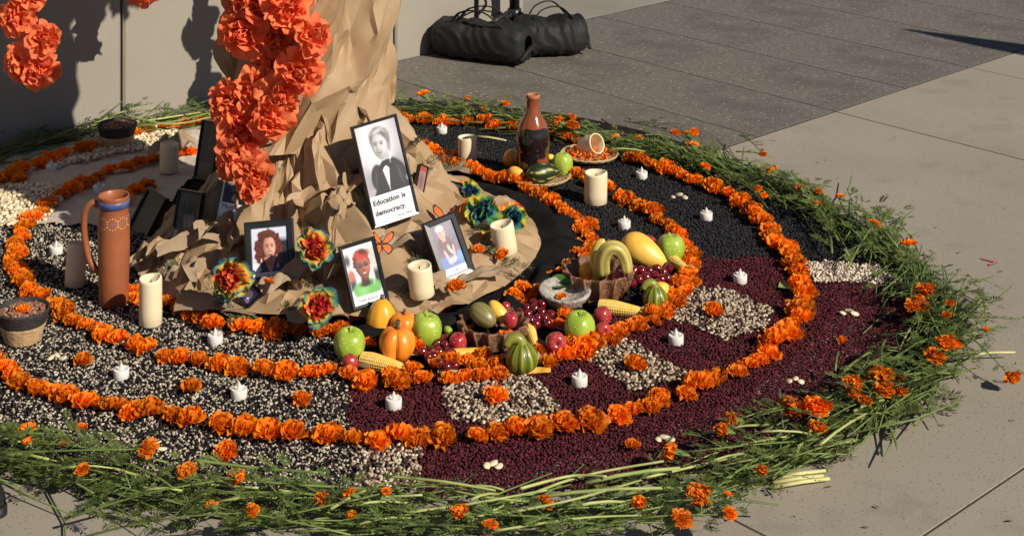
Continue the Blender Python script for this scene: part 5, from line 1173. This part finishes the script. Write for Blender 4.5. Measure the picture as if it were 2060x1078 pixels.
def simple_gourd(nm, px, py, rp, z0, label, m, lx=1.4, yaw=0.0, pitch=0.0, taper=.2, ribs=0, colfn=None, cat='gourd'):
    root, R = fruit(nm, px, py, rp, z0, label, cat); root.rotation_euler = (0, 0, 0)
    lump('body', (0, 0, R), R * lx, R, R, m, root, yaw, pitch, ribs, .06, taper, colfn=colfn)
    e = Matrix.Rotation(yaw, 3, 'Z') @ Matrix.Rotation(pitch, 3, 'Y') @ Vector((R * lx * 1.0, 0, 0)); b = MB()
    b.tube([V(0, 0, R) + e * .94, V(0, 0, R) + e * 1.22], [R * .16, R * .1], 6); b.build('stalk', M_twig, root)
def kcol(t, a): return tuple(c * (0.8 + .3 * abs(math.sin(a * 6))) for c in (0.215, 0.185, 0.065))
simple_gourd('khaki_gourd', 972, 634, 21, .045, 'dull khaki gourd tipped in the left basket', M_pgourd, 1.45, math.radians(-35), math.radians(22), .05, 10, kcol)
simple_gourd('yellow_squash', 1004, 628, 14, .05, 'narrow yellow squash leaning beside the khaki gourd', M_yellow, 2.0, math.radians(-30), math.radians(40), .05, cat='squash')
simple_gourd('yellow_squash', 1180, 546, 17, .05, 'small amber squash at the left rim of the right basket', M_amber, 1.35, math.radians(120), math.radians(30), .25, cat='squash')
simple_gourd('yellow_gourd', 1297, 508, 29, .035, 'big yellow pear shaped gourd on top of the fruit', M_yellow, 1.75, math.radians(-25), math.radians(22), .35)
simple_gourd('yellow_gourd', 1330, 582, 15, .03, 'small yellow gourd behind the right striped gourd', M_yellow, 1.2, .4, -.3, .2)
# curled pale gourd in the right basket
c0 = G(1232, 575, .06); d0 = c0.y
cg = empty('curled_gourd', c0, 0, 'pale yellow green gourd curled into a hook in the right basket', 'gourd')
def cp(px, py, dd=0.0): return D(px, py, d0 + dd) - c0
Pc = spline([cp(1212, 552, .02), cp(1212, 520, 0), cp(1225, 500, -.01), cp(1245, 502, -.01), cp(1258, 525, -.01), cp(1262, 552, -.02)], 30)
b = MB(); seg = 20
for i, pt in enumerate(Pc):
    t = (Pc[min(i + 1, 29)] - Pc[max(i - 1, 0)]).normalized(); s1 = t.cross(Vector((0, 1, 0))).normalized(); s2 = s1.cross(t); f = i / 29
    rr = interp(f, [(0, .010), (.06, .022), (.35, .0185), (.7, .0175), (.94, .014), (1, .006)])
    for k in range(seg):
        w = 6.2832 * k / seg; rb = 1 + .10 * math.cos(5 * w)
        b.v.append(tuple(pt + (s1 * math.cos(w) + s2 * math.sin(w)) * rr * rb)); sv = abs(math.cos(2.5 * w)); b.c.append((0.56 * (.6 + .4 * sv), 0.47 * (.6 + .4 * sv), 0.13 * (.6 + .4 * sv)))
b.f = [(i * seg + k, i * seg + (k + 1) % seg, (i + 1) * seg + (k + 1) % seg, (i + 1) * seg + k) for i in range(29) for k in range(seg)] + [tuple(range(seg))[::-1], tuple(29 * seg + k for k in range(seg))]
b.build('body', M_pgourd, cg, colors=True)
b = MB(); b.tube([Pc[-1], Pc[-1] + V(.004, 0, -.016)], [.004, .003], 6); b.build('stalk', M_twig, cg)
b = MB(); Pn = spline([cp(1205, 560, .05), cp(1198, 520, .05), cp(1205, 492, .05), cp(1218, 486, .05)], 12); o0 = Pn[0].copy()
b.tube([q - o0 for q in Pn], [.020, .019, .018, .017, .0155, .0145, .0135, .0125, .0115, .0105, .009, .006], 16, col=(0.62, 0.46, 0.09))
hg = empty('hooked_gourd', c0 + o0, 0, 'yellow gourd neck poking up behind the curled gourd', 'gourd'); b.build('body', M_pgourd, hg, colors=True)
s = MB(); s.tube([Pn[-1] - o0, Pn[-1] - o0 + V(.012, 0, .006)], [.004, .003], 6); s.build('stalk', M_twig, hg)
# stone bowl
p = G(1135, 622, .012); bowl = empty('stone_bowl', p, 0, 'grey lava stone bowl with a marigold petal inside', 'bowl'); Rb_ = .069
bowl.rotation_euler = (math.radians(6), 0, math.radians(10))
MB().lathe([(0, .012), (.03, .012), (.045, .020), (.06, .036), (Rb_, .052), (Rb_ + .001, .056), (Rb_ - .006, .058), (Rb_ - .016, .052), (.03, .030), (0.001, .026)], 44, lambda q, a, t: q * (1 + .012 * nz((math.cos(a) * 2, math.sin(a) * 2, t * 4), 2))).build('shell', M_stone, bowl)
for k in range(3):
    a = 6.283 * k / 3 + .3; b = MB(); b.tube([(.038 * math.cos(a), .038 * math.sin(a), .026), (.046 * math.cos(a), .046 * math.sin(a), -.002)], [.013, .009], 8); b.build('foot', M_stone, bowl)
marigold(p + V(-.006, -.004, .032), .014, 'marigold scrap inside the stone bowl', None)
b = MB().grid(7, 9, lambda u, v: Vector(((v - .5) * .07, (u - .5) * .045 * math.sin(math.pi * (.08 + .88 * v)), .008 * abs(u - .5) * 4 + .006 * math.sin(4 * v))))
tag(b.build('green_leaf', M_green, None, G(1128, 576, .055), (.5, -.2, -.3)), 'broad green leaf behind the stone bowl', 'leaf')
b = MB().grid(3, 20, lambda u, v: G(lerp(985, 1108, v) + 0, lerp(752, 742, v) + lerp(-6, 6, u), .0165 + .002 * math.sin(20 * v + 3 * u)))
tag(b.build('yellow_paper', M_yellow, None), 'strip of yellow paper showing under the front striped gourd', 'paper')
b = MB().grid(3, 14, lambda u, v: G(lerp(692, 712, v) - 6 * math.sin(3 * v), lerp(735, 768, v) + lerp(-5, 5, u), .0155 + .002 * math.sin(20 * v)))
tag(b.build('yellow_paper', M_husk, None), 'pale paper edge left of the small corn cob', 'paper')
for px, py, lx, w, yw, lb in [(735, 884, 100, 12, 0, 'green yellow paper edge under the outer ring at the front'), (1583, 580, 40, 16, 1.2, 'yellow green paper edge under the outer ring at the right')]:
    p = G(px, py, .012); L2 = lx * p.y / F; w2 = w * p.y / F
    b = MB().grid(3, 16, lambda u, v: Vector(((v - .5) * L2, (u - .5) * w2 * 2.0, .008 + .003 * math.sin(9 * v + 2 * u))))
    tag(b.build('paper_edge', M_pale, None, p, (0, 0, yw)), lb, 'paper')

# ------------------------------------------------------------------ husk tray by the bottle, petal plate with tipped cup
p = G(1082, 366, .012); tr = empty('woven_tray', p, 0, 'shallow woven tray under the gourds by the clay bottle', 'tray'); Rt = .108
MB().lathe([(0, .004), (Rt * .7, .005), (Rt * .9, .012), (Rt, .022), (Rt * 1.01, .026), (Rt * .97, .027), (Rt * .86, .016), (Rt * .6, .009), (0.001, .008)], 60, lambda q, a, t: q + Vector((0, 0, .0016 * math.sin(26 * a) * (1 if t > .3 else 0)))).build('weave', M_rattan, tr)
simple_gourd('green_gourd', 1092, 348, 20, .03, 'glossy dark green striped gourd on the woven tray', M_pgourd, 1.75, math.radians(20), 0, .15, 0, lambda t, a: (0.55, 0.52, 0.12) if (abs(math.cos(a * 3.5 + .4 * math.sin(5 * t))) > .985) else (0.016, 0.030, 0.008))
simple_gourd('yellow_gourd', 1040, 349, 12, .03, 'small yellow gourd on the left of the woven tray', M_yellow, 1.7, math.radians(-40), .1, .2)
simple_gourd('amber_gourd', 1028, 318, 16, .02, 'amber gourd half hidden left of the clay bottle', M_amber, 1.2, 1.2, -.6, .1)
simple_gourd('amber_gourd', 1055, 334, 11, .03, 'small brownish gourd in the shadow of the clay bottle', M_amber, 1.2, .5, -.4, .1)
simple_gourd('yellow_gourd', 1107, 316, 6, .03, 'tiny yellow gourd tip beside the green apple on the tray', M_yellow, 1.4, .5, 0, .1)
p = G(1186, 320, .012); pl_ = empty('straw_plate', p, 0, 'round straw plate heaped with orange petals', 'plate'); Rp = .098
MB().lathe([(0, .003), (Rp * .8, .004), (Rp * .95, .012), (Rp, .018), (Rp * 1.02, .0215), (Rp * .99, .024), (Rp * .93, .018), (Rp * .7, .010), (0.001, .009)], 60, lambda q, a, t: q + Vector((0, 0, .0012 * math.sin(40 * a) * (1 if .3 < t < .8 else 0)))).build('weave', M_rattan, pl_)
b = MB(); r = random.Random(5)
for k in range(420):
    a = r.random() * 6.283; rr = Rp * .86 * math.sqrt(r.random()); h_ = .012 + .022 * (1 - (rr / Rp) ** 2) + r.uniform(-.004, .006)
    c = Vector((rr * math.cos(a), rr * math.sin(a), h_)); d1 = Vector((r.uniform(-1, 1), r.uniform(-1, 1), r.uniform(-.4, .7))).normalized() * r.uniform(.008, .014); d2 = d1.cross(Vector((r.uniform(-1, 1), r.uniform(-1, 1), 1))).normalized() * .0045
    b.add([c - d1 * .5, c + d2, c + d1 * .5 + V(0, 0, .002), c - d2], [(0, 1, 2), (0, 2, 3)])
o = b.build('marigold_petals', M_petalbits, None, pl_.location, smooth=False); tag(o, 'loose orange marigold petals heaped on the straw plate', 'petals', kind='stuff')
o.pop('category', None)
p = D(1188, 300, pl_.location.y - .01); p.z = .062
cup = empty('tipped_cup', p, 0, 'cream cup tipped on its side on the orange petals', 'cup'); cup.rotation_mode = 'QUATERNION'
cup.rotation_quaternion = facing((0.62, -0.66, 0.38))
MB().lathe([(0, -.042), (.026, -.042), (.0305, -.036), (.033, 0), (.0345, .030), (.0345, .033), (.0320, .034), (.0305, .031), (.029, 0), (.027, -.034), (0.001, -.035)], 40).build('wall', M_wax, cup)

# ------------------------------------------------------------------ two tone baskets of beans
def coil_basket(px, py, Rt, Rb, h, label, lab2, shade):
    p = G(px, py, .012); root = empty('coil_basket', p, 0, label, 'basket')
    def coil(r0, r1, z0, z1, n): return [(lerp(r0, r1, i / (2 * n)) + (.0016 if i % 2 else 0), lerp(z0, z1, i / (2 * n))) for i in range(2 * n + 1)]
    rm = lerp(Rb, Rt, .55)
    MB().lathe([(0.001, 0)] + coil(Rb, rm, 0, h * .55, 7), 56, lambda q, a, t: q * (1 + .006 * math.sin(44 * a))).build('straw_half', M_rattan, root)
    MB().lathe(coil(rm * 1.002, Rt, h * .55, h, 5) + [(Rt * .96, h * 1.02), (Rt * .91, h * .98), (Rt * .85, h * .7), (0.001, h * .68)], 56).build('black_half', M_ropeblk, root)
    n = 230; me = bpy.data.meshes.new('bean_filling'); vv = []; cc = []; ff = []; r = random.Random(px)
    for k in range(n):
        a = r.random() * 6.283; rr = Rt * .84 * math.sqrt(r.random()); q = Matrix.Rotation(r.random() * 6.28, 3, 'Z') @ Matrix.Rotation(r.uniform(-.8, .8), 3, 'Y')
        o = Vector((rr * math.cos(a), rr * math.sin(a), h * .82 + .012 * (1 - (rr / Rt) ** 2) + r.uniform(-.003, .003))); c = r.choice(((.26, .12, .08), (.36, .2, .14), (.16, .07, .05)))
        for w in ICO_V: vv.append(tuple(o + q @ Vector((w[0] * .0075, w[1] * .0046, w[2] * .004)))); cc.append(c)
        ff += [tuple(int(x) + 12 * k for x in f) for f in ICO_F]
    m = MB(); m.v, m.f, m.c = vv, ff, cc
    o = m.build('bean_filling', M_bean, None, p, colors=True); tag(o, lab2, kind='stuff')
    return p
p = coil_basket(46, 684, .067, .043, .082, 'black and straw coil basket of brown beans at the left edge', 'brown beans filling the left edge basket', False)
marigold(p + V(.004, -.012, .072), .020, 'orange marigold lying in the left edge basket', None)
coil_basket(236, 296, .069, .046, .082, 'shaded black and straw basket before the wall', 'brown beans filling the shaded basket', True)

# ------------------------------------------------------------------ scraps of kraft paper and dried sprigs on the base
def scrap(px, py, w, l, yaw, seed, label, h=.03, z=None, mt=None):
    p = S(px, py, .004) if z is None else G(px, py, z)
    b = MB().grid(22, 18, lambda u, v: Vector(((u - .5) * w * (1 + .12 * nz((v, 0, 0), 4, seed)), (v - .5) * l * (1 + .15 * nz((u, 1, 0), 4, seed)), h * (0.55 * facet(u * 3.1 + .3, v * 3.1 * max(.7, l / w) + .2, seed) + .25 * facet(v * 6.3 * l / w, u * 5.7, seed + 9) + .55) + h * .5 * math.sin(math.pi * u))))
    o = b.build('paper_scrap', mt or M_kraftd, None, p, (math.radians(12), 0, yaw), smooth=False); tag(o, label, 'paper'); return o
SCR = [(392, 508, .22, .05, .42, 'long folded kraft paper roll below the shaded portrait', .05), (378, 575, .09, .07, -.4, 'dry leaf like paper curl left of the red rainbow flower', .06), (482, 522, .06, .05, .2, 'small paper ball left of the red haired portrait', .05),
       (292, 545, .10, .07, .9, 'torn pale paper beside the clay jug', .05), (440, 622, .22, .09, -.15, 'flat kraft scrap at the front of the paper base', .02), (620, 568, .16, .06, .35, 'crumpled paper ridge under the red haired portrait', .06), (690, 565, .11, .09, .3, 'folded paper block left of the green shirt portrait', .06),
       (560, 600, .10, .06, .6, 'wrinkled paper bits right of the diamond ornament', .05), (424, 345, .05, .12, -.4, 'sunlit paper shard beside the dark tall frame', .04), (812, 505, .18, .05, .4, 'pale crumpled paper below the democracy portrait', .03), (860, 590, .1, .07, .1, 'paper crumple behind the middle candle', .05),
       (340, 520, .12, .05, .2, 'dark crumpled paper by the shaded portrait foot', .04), (690, 430, .07, .14, -.35, 'pointed paper fold left of the democracy portrait', .05), (640, 420, .16, .06, .5, 'twisted paper fold above the red haired portrait', .05), (970, 560, .14, .04, .5, 'flat paper strip along the rim by the lilac photo', .015),
       (345, 320, .16, .08, .2, 'dark paper bunched behind the shaded portrait', .07), (640, 650, .16, .05, .1, 'curled paper edge under the red rainbow flower', .03), (930, 350, .2, .06, -.6, 'flat kraft flap near the shaded candle', .02), (735, 380, .14, .05, .7, 'rolled paper edge left of the tall portrait', .05), (450, 480, .16, .06, .5, 'folded paper under the group photo', .05)]
for i, (px, py, w, l, yw, lb, h_) in enumerate(SCR): scrap(px, py, w, l, yw, 40 + i, lb, h_, mt=M_kraft if i in (11, 12, 13, 18) else None)
DRY = []
for i in range(4):
    r = random.Random(900 + i); fo = MB(); st = MB(); st.tube([(0, 0, 0), (.05, .004, .012), (.1, 0, .01)], [.0016, .0014, .001], 5)
    for k in range(12):
        t = k / 12; th = r.uniform(0, 3.14); leaf_into(fo, Vector((.1 * t, 0, .01)), Vector((.7, math.cos(th), .6 * math.sin(th))), r.uniform(.03, .055), r, npair=5)
    DRY.append((st.mesh('stem', M_dry), fo.mesh('foliage', M_dry, False)))
for px, py, sc_, yw in [(700, 375, 1, .5), (735, 392, 1.1, .3), (760, 400, .9, 2.2), (1005, 545, 1, .3), (1000, 528, 1.1, 2.0), (850, 530, 1.2, 1.2), (890, 600, 1, .6), (868, 545, .9, 2.6), (395, 500, .9, .3), (330, 560, .9, 1.2), (300, 575, 1, .1), (480, 642, 1.1, 3.0), (560, 635, 1.1, .1), (410, 605, 1, .4), (855, 335, 1.1, -.4), (880, 340, 1.1, -.2), (920, 345, 1.1, 2.8), (960, 350, .8, .2), (830, 300, 1, -.6), (985, 480, 1, -1.0), (960, 470, 1.1, -1.1), (640, 455, 1, .4), (600, 580, .8, .2), (800, 600, 1.0, .5), (930, 330, .9, .9), (560, 345, .8, .4), (520, 650, 1.1, 3.2), (600, 648, 1.1, .1), (985, 505, .9, -1.2), (430, 640, 1, 3)]:
    st, fo = rnd.choice(DRY); p = S(px, py, .006)
    root = empty('dried_sprig', p, yw, 'dried grey green sprig scattered on the paper base', 'sprig', 'dried sprigs on the paper base'); root.scale = (sc_ * .7,) * 3; root.rotation_euler = (rnd.uniform(-.4, .4), rnd.uniform(-.5, .1), yw)
    place('stem', st, root); place('foliage', fo, root)

# ------------------------------------------------------------------ sandbags and stand by the wall
def bag(name, p, yaw, L, Wd, Hh, label, seed):
    root = empty(name, p, yaw, label, 'sandbag', 'black sandbags')
    def pt(a, b):
        u = b * 2 - 1; th = 6.2832 * a; e = (1 - abs(u) ** 5) ** .35
        y = math.copysign(abs(math.cos(th)) ** .75, math.cos(th)) * Wd / 2 * (0.35 + .65 * e); zc = math.copysign(abs(math.sin(th)) ** .75, math.sin(th))
        z = Hh * .5 + Hh * .5 * zc * (0.55 + .45 * e)
        z -= Hh * .10 * math.exp(-(u / .25) ** 2) * max(0, zc)
        wr = .008 * (tri(3.2 * u + 1.1 * math.sin(th) + seed + 1.2 * nz((u, math.cos(th), math.sin(th)), 1.5, seed)) - .5) * max(0.2, e) + .006 * crumple(u * 2, math.sin(th), seed, 3, 1.4)
        q = Vector((L / 2 * u, y * (1 + wr * 5), max(.002, z + wr * 1.1 + .012 * nz((u, y * 4, z * 4), 3, seed))))
        return q
    MB().grid(64, 60, pt, wrap=True).build('body', M_nylon, root)
    for s in (-1, 1):
        b = MB(); b.tube([(s * L / 2, -Wd * .38, Hh * .2), (s * (L / 2 + .012), 0, Hh * .45), (s * L / 2, Wd * .38, Hh * .2)], [.008, .012, .008], 6); b.build('end_seam', M_nylon, root)
    for k, yy in enumerate((-.25, .18)):
        b = MB(); b.tube(spline([(-L * .30, yy * Wd, Hh * .86), (-L * .18, yy * Wd, Hh * 1.22), (L * .08, yy * Wd * 1.2, Hh * 1.30), (L * .30, yy * Wd, Hh * .9)], 16), .011, 6, flat=.3); b.build('handle_strap', M_nylon, root)
    return root
a_, b_ = G(868, 118), G(1056, 142); c_ = (a_ + b_) / 2 + Vector((.02, .09, 0))
bag('sandbag', c_, ang(b_ - a_) - .02, .44, .20, .165, 'black sandbag in front, slumped against the wall', 3)
bag('sandbag', G(1108, 116) + Vector((0, .07, 0)), math.radians(14), .31, .22, .165, 'black sandbag on the right with a flap of strap', 8)
stand = empty('light_stand', G(1035, 85), 0, 'black stand pole rising between the sandbags', 'stand'); o0 = stand.location
b = MB(); b.tube([(0, 0, 0), (0, 0, .9), (0, 0, 1.9)], [.023, .023, .021], 16); b.build('pole', M_metal, stand)
b = MB(); b.tube([(0, 0, .11), (0, 0, .15)], [.031, .031], 16); b.build('collar', M_metal, stand)
for an in (200, 320, 80):
    a = math.radians(an); b = MB(); b.tube([(.02 * math.cos(a), .02 * math.sin(a), .14), (.26 * math.cos(a), .26 * math.sin(a), .012)], [.011, .010], 8); b.build('leg', M_metal, stand)
st2 = empty('support_post', G(955, 92) + V(0, .06, 0), 0, 'black post behind the front sandbag', 'post'); b = MB(); b.tube([(0, 0, 0), (0, 0, 1.2)], .019, 12); b.build('pole', M_metal, st2); b = MB(); b.box(-.05, .05, -.05, .05, 0, .008); b.build('foot_plate', M_metal, st2, smooth=False)
b = MB(); q0 = G(1085, 40); b.tube([q0 + V(.01, 0, .1), q0 + V(-.03, .02, .3), q0 + V(-.12, .03, .7)], [.008, .008, .008], 6)
tag(b.build('strap', M_nylon, None), 'thin black strap running up from the right sandbag', 'strap')
for k, (a0, a1, a2) in enumerate((((905, 50), (960, 22), (1030, 34)), ((905, 50), (985, 52), (1030, 28)))):
    d0 = 6.85; b = MB(); b.tube(spline([D(*a0, d0), D(*a1, d0 - .04 * k), D(*a2, d0)], 14), .011, 6, flat=.35)
    tag(b.build('carry_strap', M_nylon, None), ['upper', 'lower'][k] + ' black carry strap looping over the front sandbag', 'strap')
b = MB(); b.tube(spline([D(968, -10, 6.95), D(978, 8, 6.95), D(962, 30, 6.95)], 10), .006, 6); tag(b.build('cord', M_metal, None), 'thin black cord beside the post', 'cord')
b = MB(); b.tube(spline([D(988, -10, 6.95), D(992, 12, 6.95), D(990, 34, 6.95)], 10), .006, 6); tag(b.build('cord', M_metal, None), 'thin black cord between post and stand pole', 'cord')

# ------------------------------------------------------------------ shoe at the left edge, added unseen shadow caster off to the right, small marks
sh = empty('black_shoe', G(-104, 1034), 0, 'toe of a black shoe at the lower left edge', 'shoe')
def shoe_pt(a, b):
    x = lerp(-.17, .115, b); w = interp(b, [(0, .012), (.06, .032), (.3, .036), (.55, .04), (.78, .048), (.92, .042), (.98, .024), (1, .006)]); h_ = interp(b, [(0, .05), (.1, .085), (.35, .095), (.55, .07), (.75, .055), (.92, .042), (1, .022)])
    th = 6.2832 * a; return Vector((x, w * math.cos(th), .016 + h_ * .5 + h_ * .5 * math.sin(th)))
MB().grid(28, 30, shoe_pt, wrap=True).build('upper', M_rubber, sh)
b = MB(); b.grid(28, 2, lambda a, v: Vector((interp((math.cos(6.2832 * a) + 1) / 2, [(0, -.175), (1, .12)]), .05 * math.sin(6.2832 * a), .018 * v)), wrap=True); b.f.append(tuple(range(28, 56))); b.build('sole', M_rubber, sh)
tip = Vector((2.02, 7.36, 0)); sdir = -SUN_L / SUN_L.z * -1.0
t_ = 2.0; top = tip - SUN_L / (-SUN_L.z) * t_ * 1.0
base_ = Vector((top.x, top.y, 0))
um = empty('shadow_caster', base_, 0, 'added shadow caster shaped like a closed parasol, unseen right of the picture', 'shadow caster'); zt = top.z  # stand-in outside the view, added for the tapering shadow it throws on the paving
b = MB(); b.tube([(0, 0, 0), (0, 0, zt)], .02, 12); b.build('pole', M_metal, um)
MB().lathe([(.005, zt), (.03, zt - .08), (.07, zt - .28), (.11, zt - .6), (.13, zt - 1.0), (.10, zt - 1.15), (.02, zt - 1.1)], 32, lambda q, a, t: Vector((q.x * (1 + .15 * math.cos(8 * a)), q.y * (1 + .15 * math.cos(8 * a)), q.z))).build('canopy', M_black, um)
MB().lathe([(0, 0), (.22, 0), (.22, .05), (.05, .07), (.03, .12), (0.001, .12)], 32).build('base', M_metal, um)
def chalk(pts, w, label):
    P = [G(a, b, .0035) for a, b in pts]; b = MB()
    for i, p in enumerate(P): b.v += [tuple(p - V(0, w, 0)), tuple(p + V(0, w, 0))]; b.c += [(1, 1, 1)] * 2
    b.f = [(2 * i, 2 * i + 2, 2 * i + 3, 2 * i + 1) for i in range(len(P) - 1)]
    o = b.build('chalk_mark', M_chalk, None, smooth=False); tag(o, label, 'mark')
chalk([(1975, 519), (1990, 523), (2003, 526), (2006, 528), (1996, 530), (1990, 532)], .0055, 'small pink chalk squiggle on the pavement at the right')
lit = MB(); r = random.Random(31)
for k in range(60):
    th = r.uniform(-1.4, 0.9); rr = fG(th) + abs(r.gauss(0, .14)) + .08; p = CEN + Vector((rr * math.cos(th), rr * math.sin(th), .003)); a = r.random() * 6.28; d1 = Vector((math.cos(a), math.sin(a), 0)) * r.uniform(.004, .011); d2 = Vector((-d1.y, d1.x, 0)) * .35
    lit.add([p - d1, p + d2 + V(0, 0, .003), p + d1, p - d2 + V(0, 0, .001)], [(0, 1, 2), (0, 2, 3)])
tag(lit.build('leaf_litter', M_dry, None, smooth=False), 'tiny leaf bits scattered on the pavement round the border', kind='stuff')
